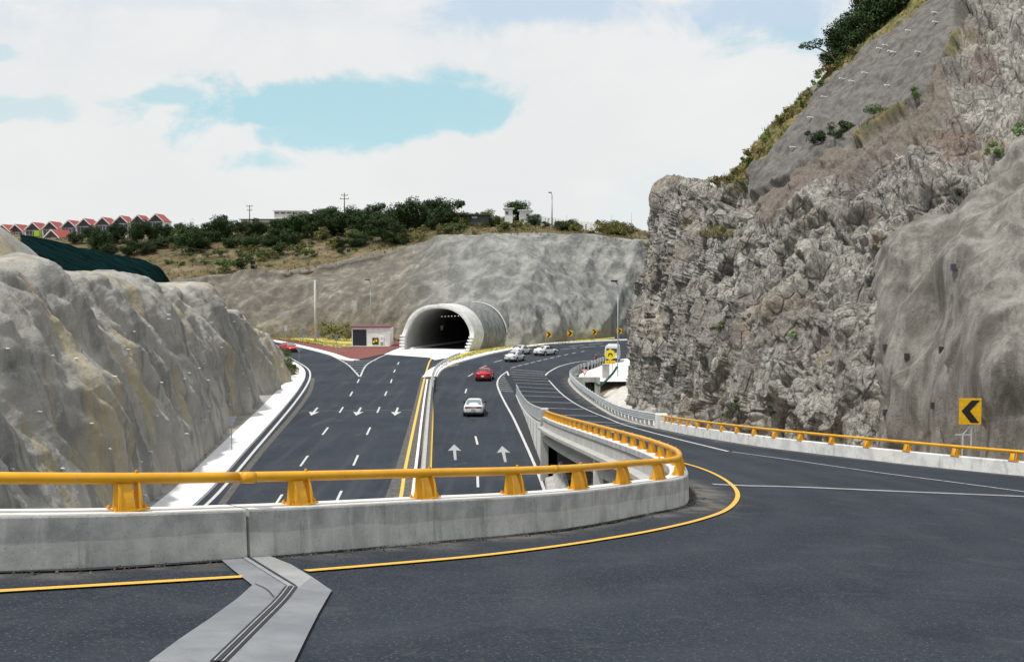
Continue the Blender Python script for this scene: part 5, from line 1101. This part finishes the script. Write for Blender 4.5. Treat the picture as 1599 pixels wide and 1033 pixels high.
for i in range(420):
    x = rnd.uniform(262, 990); ye = top_edge(x); yr = np.interp(x, HP, HR); t = rnd.random()**.8; y = ye-3-(ye-yr-6)*t
    if cnt >= 285: break
    if 822 < x < 945 and rnd.random() < .75: continue
    v = hill_pt(x, y)
    if v.y < 253: continue
    r_ = rnd.random(); me = SHR[0] if r_ < .25 else SHR[1] if r_ < .42 else SHR[2] if r_ < .65 else SHR[3] if r_ < .86 else SHR[4]
    nm = 'mid green' if me in SHR[:2] else 'dry olive' if me in SHR[2:4] else 'dark green'
    s = rnd.choice((.5, .6, .8, 1.0, 1.3, 1.6)); shrub((v.x, v.y, v.z-.2), s, me, rnd.uniform(0, 6), nm+' shrub scattered on the dry hillside above the sprayed wall', nm+' shrubs on the hillside', s*rnd.uniform(.7, 1.1)); cnt += 1
# dry tufts: countless
b = MB(); rnd = random.Random(31)
def tuft(b, p, s, n_=7, rnd=rnd):
    for _ in range(n_):
        a = rnd.uniform(0, 6.28); l_ = s*rnd.uniform(.6, 1.2); o_ = Vector((math.cos(a), math.sin(a), 0)); q = Vector(p)+o_*rnd.uniform(0, s*.5); wv = Vector((-o_.y, o_.x, 0))*s*.10; i0 = len(b.v)
        b.v += [tuple(q-wv), tuple(q+wv), tuple(q+o_*l_*.35+Vector((0, 0, l_)))]; b.f.append((i0, i0+1, i0+2))
hf = SH[:, 12:112].reshape(-1, 3)
for i in range(7000):
    q = hf[rnd.randrange(len(hf))]; tuft(b, (q[0]+rnd.uniform(-.6, .6), q[1]+rnd.uniform(-.6, .6), q[2]-.1), rnd.uniform(.3, .75), 6)
tag(b.build('dry_grass', M['leafy']), 'dry yellow grass tufts covering the hillside', 'grass', kind='stuff')
# cliff crest vegetation
def rock_pt(x, y): return on_grid(SR, PXR, PYR, x, y)
b = MB(); b2 = MB(); rnd = random.Random(41); gmask = np.argwhere(grassz > .55); 
for i in range(5200):
    k = gmask[rnd.randrange(len(gmask))]
    if k[1] > 560 : continue
    q = SR[k[0], k[1]]; tuft(b if rnd.random() < .6 else b2, (q[0], q[1], q[2]-.05), rnd.uniform(.12, .42), 7)
tag(b.build('dry_grass', M['leafy']), 'dry yellow grass along the crest and ledges of the rock cliff', 'grass', kind='stuff')
tag(b2.build('green_grass', M['leafo']), 'green weeds along the crest and ledges of the rock cliff', 'grass', kind='stuff')
def crest_y(x): return float(np.interp(x, [1120, 1150, 1208, 1290, 1385, 1430, 1480], [290, 270, 198, 116, 36, 0, -50]))
for i, x in enumerate((1128, 1140, 1165, 1180, 1196, 1215, 1236, 1258, 1276, 1292, 1312, 1330, 1152, 1224, 1248)):
    v = rock_pt(x, crest_y(x)+rnd.uniform(2, 10)); shrub(tuple(v-Vector((0, 0, .15))), rnd.uniform(.7, 1.4) if i > 2 else 1.3, SHG[i % 2] if i % 3 else SHY, i, ('green' if i % 3 else 'dry yellow')+' bush on the grassy crest of the rock cliff', ('green' if i % 3 else 'dry')+' bushes on the cliff crest')
def big_tree(px, py, d, h, wd, k, label, group=None):
    a, b_ = ray(px, py); return tree((a*d, d, CH+b_*d-.3), wd/5.6, h/5, k, label, group)
for i, (x, y, d, h, w_) in enumerate(((1322, 98, 106, 3.6, 3.8), (1345, 88, 108, 4.6, 4.2), (1366, 68, 109, 5.2, 4.8), (1388, 48, 110, 5.6, 5.2), (1408, 26, 111, 6.0, 5.2), (1300, 108, 105, 2.0, 2.2), (1428, 0, 112, 5.2, 5))):
    big_tree(x, y, d, h, w_, i, 'dark leafy tree in the clump on the cliff top against the sky', 'trees on the cliff top')
# leaning wind-bent tree
lt_ = empty('leaning_tree', P(1312, 108, 103), label='lone tree leaning left off the cliff crest against the white cloud', cat='tree')
LP = [(0, 0, -.3), (-.4, 0, .7), (-1.0, 0, 1.3), (-1.9, 0, 1.75), (-2.7, .1, 1.9)]
MB().tube(LP, .11, 7, r2=.04).tube([(-.9, 0, 1.2), (-1.1, .2, 1.9), (-1.6, .3, 2.2)], .05, 6, r2=.02).tube([(-.4, 0, .7), (.2, .1, 1.4), (.5, .2, 2.0)], .06, 6, r2=.02).build('trunk', M['bark'], lt_, smooth=True)
cb = MB(); rnd = random.Random(51)
for c in ((-2.9, 0, 2.0, .42), (-2.4, .1, 2.1, .45), (-1.9, .2, 2.35, .42), (-1.4, .1, 2.3, .36), (-3.2, 0, 1.85, .28), (-2.6, -.2, 1.72, .3), (-1.9, 0, 1.95, .3), (.4, .2, 2.1, .5), (.1, 0, 1.6, .35), (.8, .1, 1.6, .45), (-1.5, 0, 1.15, .16), (-.9, .1, 2.0, .3)):
    for i in range(120):
        g_ = [rnd.gauss(0, 1) for _ in range(3)]; l_ = math.sqrt(sum(t*t for t in g_)); p = Vector((c[0]+g_[0]/l_*c[3]*rnd.uniform(.5, 1.15)*1.2, c[1]+g_[1]/l_*c[3], c[2]+g_[2]/l_*c[3]*.55)); t = Vector((rnd.gauss(0, 1), rnd.gauss(0, 1), rnd.gauss(0, .6))).normalized(); s_ = t.cross(Vector((rnd.gauss(0, 1), rnd.gauss(0, 1), 1))).normalized(); k = .07*rnd.uniform(.6, 1.3)
        i0 = len(cb.v); cb.v += [tuple(p-t*k), tuple(p+s_*k*.6), tuple(p+t*k), tuple(p-s_*k*.6)]; cb.f.append((i0, i0+1, i0+2, i0+3))
cb.build('crown', M['leafd'], lt_)
for i, (x, y, s, lb_, me) in enumerate(((1274, 222, 1.2, 'small thin dark tree on the dark sprayed slope below the cliff crest', SHR[4]), (1310, 208, 1.2, 'dark green shrub on the edge between sprayed slope and brown earth', SHR[4]), (1302, 214, .8, 'small dark shrub just left of the larger one on the brown earth edge', SHR[4]), (1365, 180, .9, 'grey green shrub on the earth ledge of the upper cliff', SHR[0]),
        (1556, 62, 1.6, 'light green bush on the bluish rock at the upper right', SHR[2]), (1448, 146, 1.3, 'fresh green tuft on the high ledge of the cliff', SHG[0]), (1428, 152, 1.0, 'small green tuft left of the high ledge tuft', SHG[0]), (1549, 244, .9, 'bright green bush on the ledge above the smooth bulge', SHG[0]), (1589, 208, .8, 'bright green bush at the right edge above the smooth bulge', SHG[0]), (1500, 310, .6, 'tiny dark plant on the upper rim of the smooth bulge', SHR[4]),
        (1124, 512, .7, 'small fresh green plant in a crack halfway up the left part of the cliff', SHG[0]), (1240, 526, .5, 'tiny green plant in a crack in the middle of the cliff', SHG[0]), (1149, 638, .8, 'small fresh green bush near the foot of the cliff', SHG[0]), (1138, 648, .6, 'tiny green bush at the foot of the cliff', SHG[0]), (1155, 350, .5, 'tiny green weed high on the pale rock', SHG[0]), (1247, 398, .5, 'tiny dark weed on the pale rock left of the brown streaks', SHG[1]))):
    v = rock_pt(x, y); me = me; k = s if me in SHG else s*.55
    shrub(tuple(v+Vector((-.05, -.15, -.3*k))), k, me, i, lb_, None)
# shrubs at the end of the left cliff beside the kerb
for i, (x, y, s, me) in enumerate(((437, 556, .9, 0), (443, 566, 1.1, 1), (448, 574, .9, 0), (452, 582, 1.0, 3), (446, 586, 1.2, 0), (455, 590, .7, 3), (441, 562, .8, 3), (458, 585, .7, 2))):
    v = Vector(G(x, y)); shrub((v.x, v.y, .1), s*.8, SHR[me], i*2, 'low green and yellow shrub between the kerb bend and the left slope', 'shrubs at the kerb bend')
for i, (x, y) in enumerate(((430, 527), (455, 526), (470, 527), (482, 528), (520, 532), (536, 533), (597, 537), (613, 536), (508, 531), (545, 534))):
    v = Vector(G(x, y)); shrub((v.x, v.y+1, 0), .9+.4*(i % 3), [SHR[2], SHY, SHR[3]][i % 3], i, 'dry brownish weed at the foot of the far grey wall', 'weeds at the foot of the far wall')
b = MB(); rnd = random.Random(61)
for _ in range(3000):
    t = rnd.random(); x = 425+t*125 if rnd.random() < .5 else 690+rnd.random()*240; y = (np.interp(x, [425, 493, 550], [528, 535, 541]) if x < 600 else np.interp(x, [690, 740, 800, 930], [572, 552, 541, 528]))+rnd.uniform(-3, 3); v = G(x, y, .08); tuft(b, v, rnd.uniform(.1, .3), 4)
tag(b.build('verge_grass', M['leafy']), 'yellow grass blades on the verges beside the tunnel', 'grass', kind='stuff')
# bare shrub by the rightmost house
v = hill_pt(285, 368); b = MB(); rnd = random.Random(71)
for i in range(16):
    a = rnd.uniform(0, 6.28); l_ = rnd.uniform(2, 5); k = rnd.uniform(.2, .5); b.tube([(0, 0, 0), (math.cos(a)*k*l_*.4, math.sin(a)*k, l_*.6), (math.cos(a)*k*l_*.8, math.sin(a)*k*1.5, l_)], .07, 4, r2=.02)
o = b.build('bare_tree', M['gsteel']); o.location = (v.x, v.y+6, v.z); tag(o, 'leafless grey tree right of the rightmost red roofed house', 'tree')
# drain pipes sticking out of the sprayed concrete
def pipes(S_, PX_, PY_, L, parent, dirv, r, l_):
    for x, y in L:
        v = on_grid(S_, PX_, PY_, x, y); b = MB().tube([(0, 0, 0), tuple(Vector(dirv)*l_)], r, 7); o = b.build('drain_pipe', M['signw'], parent); o.location = v-Vector(dirv)*.05
rnd = random.Random(81)
pipes(SL, PXL, PYL, [(12, 545), (82, 554), (201, 545), (206, 517), (234, 508), (261, 500), (264, 490), (311, 494), (312, 573), (318, 565), (296, 581), (288, 590), (326, 592), (253, 597), (358, 614), (244, 648), (389, 606), (358, 630), (324, 632), (326, 642), (320, 654), (292, 676), (234, 705), (220, 721), (203, 764), (225, 770), (98, 731), (20, 731), (345, 540), (352, 478), (385, 545), (366, 500), (405, 560), (120, 560), (180, 590), (60, 640), (140, 660), (170, 700)], lc, (.75, -.6, .1), .045, .35)
pipes(SR, PXR, PYR, [(1463, 18), (1464, 33), (1421, 46), (1387, 69), (1377, 75), (1392, 81), (1397, 83), (1435, 83), (1354, 112), (1317, 121), (1332, 127), (1387, 134), (1290, 150), (1270, 182), (1240, 230)], rk, (-.85, -.5, .05), .055, .6)
# rusty anchor plates on the smooth right bulge
for i, (x, y) in enumerate(((1488, 416), (1468, 545), (1380, 543), (1415, 556), (1381, 642), (1455, 633))):
    v = on_grid(SR, PXR, PYR, x, y); o = MB().box((0, 0, 0), (.22, .12, .30)).build('anchor_block', M['timber' if i % 2 == 0 else 'wood'], rk); o.location = v+Vector((-.05, -.1, 0))
# red survey marks on the left slope
for x, y in ((403, 642), (365, 677), (322, 710), (405, 616)):
    v = on_grid(SL, PXL, PYL, x, y); o = MB().box((0, 0, .1), (.05, .5, .08)).box((0, 0, -.12), (.05, .3, .08)).build('spray_mark', M['redpaint'], lc); o.location = v+Vector((.08, -.05, 0))
# ================================================================= VEHICLES
def car_parts(paint_, style=0):
    L = 4.75; W = 1.86; o = {}
    sec = [(-2.37, .62, .46, .86), (-2.30, .80, .34, .98), (-2.05, .90, .26, 1.05), (-1.5, .925, .22, 1.06), (-.6, .93, .20, .98), (.4, .93, .20, .95), (1.2, .925, .22, .93), (1.9, .89, .26, .84), (2.22, .80, .32, .72), (2.36, .60, .40, .60)]
    rows = []
    for y, hw, zb, zt in sec:
        half = [(0, zb), (hw*.86, zb), (hw*.97, zb+.10), (hw, (zb+zt)*.5), (hw*.975, zt-.12), (hw*.88, zt-.01), (hw*.5, zt+.02), (0, zt+.03)]
        rows.append([(x, y, z) for x, z in half]+[(-x, y, z) for x, z in half[-2:0:-1]])
    b = MB().quadgrid(rows, closed=True); m = len(rows[0]); b.f.append(tuple(range(m))); e = (len(rows)-1)*m; b.f.append(tuple(range(e, e+m))[::-1])
    o['body'] = b
    cab = [(-1.95, .70, 1.02, 1.03), (-1.35, .66, 1.0, 1.34), (-.85, .62, .98, 1.44), (-.1, .62, .95, 1.47), (.45, .61, .95, 1.42), (1.30, .70, .90, .93)]
    rows = []
    for y, ht, zb, zt in cab:
        hb = .86; half = [(0, zb), (hb, zb), (hb-.01, zb+.02), (ht+.0, zt-.05 if zt-zb > .1 else zt-.005), (ht-.08, zt), (0, zt+.02)]
        rows.append([(x, y, z) for x, z in half]+[(-x, y, z) for x, z in half[-2:0:-1]])
    b = MB().quadgrid(rows, closed=True); m = len(rows[0]); b.f.append(tuple(range(m))); e = (len(rows)-1)*m; b.f.append(tuple(range(e, e+m))[::-1]); o['cabin'] = b
    return o
def make_car(loc, heading, paint_, label, style='a', pale=False, sc_=1.0):
    """heading: direction the car's front (+y) points, given as angle from +Y"""
    t = empty('car', loc, -heading, label=label, cat='car'); t.scale = (sc_, sc_, sc_)
    p = car_parts(paint_); bd = p['body'].build('body', M[paint_], t, smooth=True); s_ = bd.modifiers.new('s', 'SUBSURF'); s_.levels = s_.render_levels = 2
    cb_ = p['cabin'].build('cabin', M[paint_], t, smooth=True); s_ = cb_.modifiers.new('s', 'SUBSURF'); s_.levels = s_.render_levels = 1
    gl = M['cglassl'] if pale else M['cglass']
    MB().poly([(-.66, -1.84, 1.075), (.66, -1.84, 1.075), (.55, -1.12, 1.395), (-.55, -1.12, 1.395)]).quadgrid([[(-.68, -1.84, 1.085), (.68, -1.84, 1.085)], [(-.62, -1.38, 1.33), (.62, -1.38, 1.33)], [(-.54, -1.0, 1.435), (.54, -1.0, 1.435)]]).build('rear_window', gl, t)
    MB().quadgrid([[(-.66, 1.18, 1.02), (.66, 1.18, 1.02)], [(-.60, .78, 1.245), (.60, .78, 1.245)], [(-.54, .42, 1.435), (.54, .42, 1.435)]]).build('windshield', gl, t)
    for s_ in (-1, 1):
        MB().poly([(s_*.862, -1.15, 1.02), (s_*.862, -.12, 1.0), (s_*.70, -.16, 1.36), (s_*.70, -.80, 1.34)]).build('side_window', gl, t); MB().poly([(s_*.862, -.04, 1.0), (s_*.862, .88, .99), (s_*.70, .38, 1.34), (s_*.70, -.08, 1.36)]).build('side_window', gl, t)
        m_ = MB().box((s_*.98, .62, 1.06), (.20, .12, .14)).build('mirror', M['black'] if paint_ == 'cwhite' else M[paint_], t, bevel=.03)
        if style == 'wide':
            pass
        else: MB().box((s_*.62, -2.30, .84), (.30, .10, .17)).build('tail_light', M['tail'], t, bevel=.03)
        MB().box((s_*.62, 2.22, .66), (.34, .12, .15)).build('headlight', M['lampw'], t, bevel=.03)
        for y in (-1.40, 1.42):
            w_ = MB().tube([(s_*.74, y, .33), (s_*.945, y, .33)], .335, 20).build('wheel', M['tyre'], t, smooth=False); MB().tube([(s_*.94, y, .33), (s_*.955, y, .33)], .21, 14).build('rim', M['rim'], w_)
            MB().tube([(s_*.70, y, .36), (s_*.938, y, .36)], .40, 20).build('wheel_arch', M['black'], t)
    if style == 'wide': MB().box((0, -2.345, .87), (1.50, .06, .15)).build('tail_light', M['tail'], t, bevel=.03); MB().box((0, -2.38, .87), (.5, .01, .05)).build('light_bar', M['cwhite'], t)
    MB().box((0, -2.40, .62), (.34, .03, .17)).build('number_plate', M['plate' if paint_ == 'cwhite' else 'signw'], t)
    MB().box((0, -2.30, .34), (1.45, .12, .14)).build('rear_bumper', M['black'], t); MB().box((0, 2.28, .38), (1.3, .12, .16)).build('front_bumper', M['black'], t)
    MB().box((0, 2.33, .58), (.62, .05, .09)).build('grille', M['black'], t); MB().box((0, 0, .24), (1.6, 4.0, .14)).build('underbody', M['black'], t)
    return t
def carat(px, py, hd, *a, **k): v = G(px, py, .012); return make_car(v, R(hd), *a, **k)
carat(741, 646, 1, 'cwhite', 'nearest white sedan with a full-width red tail light driving away', style='wide', pale=True)
carat(757, 592.5, 5, 'cred', 'red sedan driving away ahead of the nearest white sedan')
carat(804, 563.5, 20, 'cwhite', 'white sedan driving away beside the pointed gore, lower of the far pair', sc_=1.0)
carat(814, 553, 24, 'cwhite', 'white sedan partly hidden behind another, upper of the far pair')
carat(852, 554, 36, 'cwhite', 'white sedan farthest along the bend, apart from the pair')
carat(451, 548.5, 148, 'cred', 'red hatchback coming round the bend on the left road', pale=True)
v = Vector(G(955, 566, .012)); vn = empty('van', v, R(-8), label='white van stopped behind the yellow tunnel sign', cat='van')
MB().prism([(-1.0, 0, .45), (1.0, 0, .45), (1.0, 0, 1.35), (.93, 0, 2.2), (.75, 0, 2.42), (-.75, 0, 2.42), (-.93, 0, 2.2), (-1.0, 0, 1.35)], (0, 4.8, 0)).build('body', M['cwhite'], vn, bevel=.06)
MB().box((0, -.02, 1.72), (1.5, .05, .62)).build('rear_window', M['cglass'], vn); MB().box((0, -.06, .5), (1.95, .16, .22)).build('bumper', M['black'], vn)
for s_ in (-1, 1):
    MB().box((s_*.86, -.03, 1.1), (.16, .06, .4)).build('tail_light', M['tail'], vn)
    for y in (.9, 3.9): w_ = MB().tube([(s_*.75, y, .35), (s_*.98, y, .35)], .36, 18).build('wheel', M['tyre'], vn); MB().tube([(s_*.97, y, .35), (s_*.99, y, .35)], .2, 12).build('rim', M['rim'], w_)
# ================================================================= PERSON
v = Vector(G(931, 570, .03)); pe = empty('person', v, R(160), label='person in a pink top and dark trousers walking behind the guard rail', cat='person')
def skin(name, vs, es, rr, m, parent):
    me = bpy.data.meshes.new(name); me.from_pydata(vs, es, []); me.materials.append(m); o = bpy.data.objects.new(name, me); COL.objects.link(o); o.parent = parent
    s_ = o.modifiers.new('skin', 'SKIN'); s_.use_smooth_shade = True
    for i, r_ in enumerate(rr): me.skin_vertices[0].data[i].radius = (r_ if isinstance(r_, tuple) else (r_, r_))
    me.skin_vertices[0].data[0].use_root = True; ss = o.modifiers.new('sub', 'SUBSURF'); ss.levels = ss.render_levels = 1; return o
vs = [(0, 0, .93), (0, 0, 1.12), (0, .01, 1.32), (0, .0, 1.46), (0, .02, 1.55), (0, .03, 1.66), (-.17, 0, 1.40), (-.24, -.03, 1.14), (-.22, .10, .92), (-.21, .14, .84), (.17, 0, 1.40), (.24, .02, 1.14), (.24, .14, .95), (.23, .18, .87), (-.10, 0, .88), (-.11, .08, .50), (-.11, -.06, .08), (-.11, .08, .03), (.10, 0, .88), (.11, .02, .50), (.11, .14, .08), (.11, .28, .04)]
es = [(0, 1), (1, 2), (2, 3), (3, 4), (4, 5), (2, 6), (6, 7), (7, 8), (8, 9), (2, 10), (10, 11), (11, 12), (12, 13), (0, 14), (14, 15), (15, 16), (16, 17), (0, 18), (18, 19), (19, 20), (20, 21)]
skin('body', vs, es, [.13, .12, .14, .06, .055, .095, .06, .045, .035, .03, .06, .045, .035, .03, .085, .06, .04, .035, .085, .06, .04, .035], M['skin'], pe)
skin('shirt', [(0, 0, .92), (0, 0, 1.15), (0, .01, 1.34), (-.18, 0, 1.40), (-.25, -.03, 1.14), (.18, 0, 1.40), (.25, .02, 1.14)], [(0, 1), (1, 2), (2, 3), (3, 4), (2, 5), (5, 6)], [.155, .15, .165, .08, .065, .08, .065], M['pink'], pe)
skin('trousers', [(0, 0, .94), (-.10, 0, .88), (-.11, .08, .50), (-.11, -.05, .14), (.10, 0, .88), (.11, .02, .50), (.11, .13, .14)], [(0, 1), (1, 2), (2, 3), (0, 4), (4, 5), (5, 6)], [.15, .11, .08, .065, .11, .08, .065], M['jean'], pe)
skin('hair', [(0, .0, 1.70), (0, -.04, 1.64), (0, -.05, 1.55)], [(0, 1), (1, 2)], [.10, .10, .05], M['hair'], pe)
# cables over the left slope
for i, (y0, y1) in enumerate(((352, 392), (357, 400), (362, 408))):
    a = Vector(P(160, y0, 330)); b_ = Vector(P(345, y1, 262)); pts = [a.lerp(b_, t)+Vector((0, 0, -4*t*(1-t)*1.2)) for t in np.linspace(0, 1, 14)]
    tag(MB().tube(pts, .035, 4).build('power_cable', M['rubber']), 'thin black cable sagging in front of the trees, %s of the three' % ('highest', 'middle one', 'lowest')[i], 'cable')
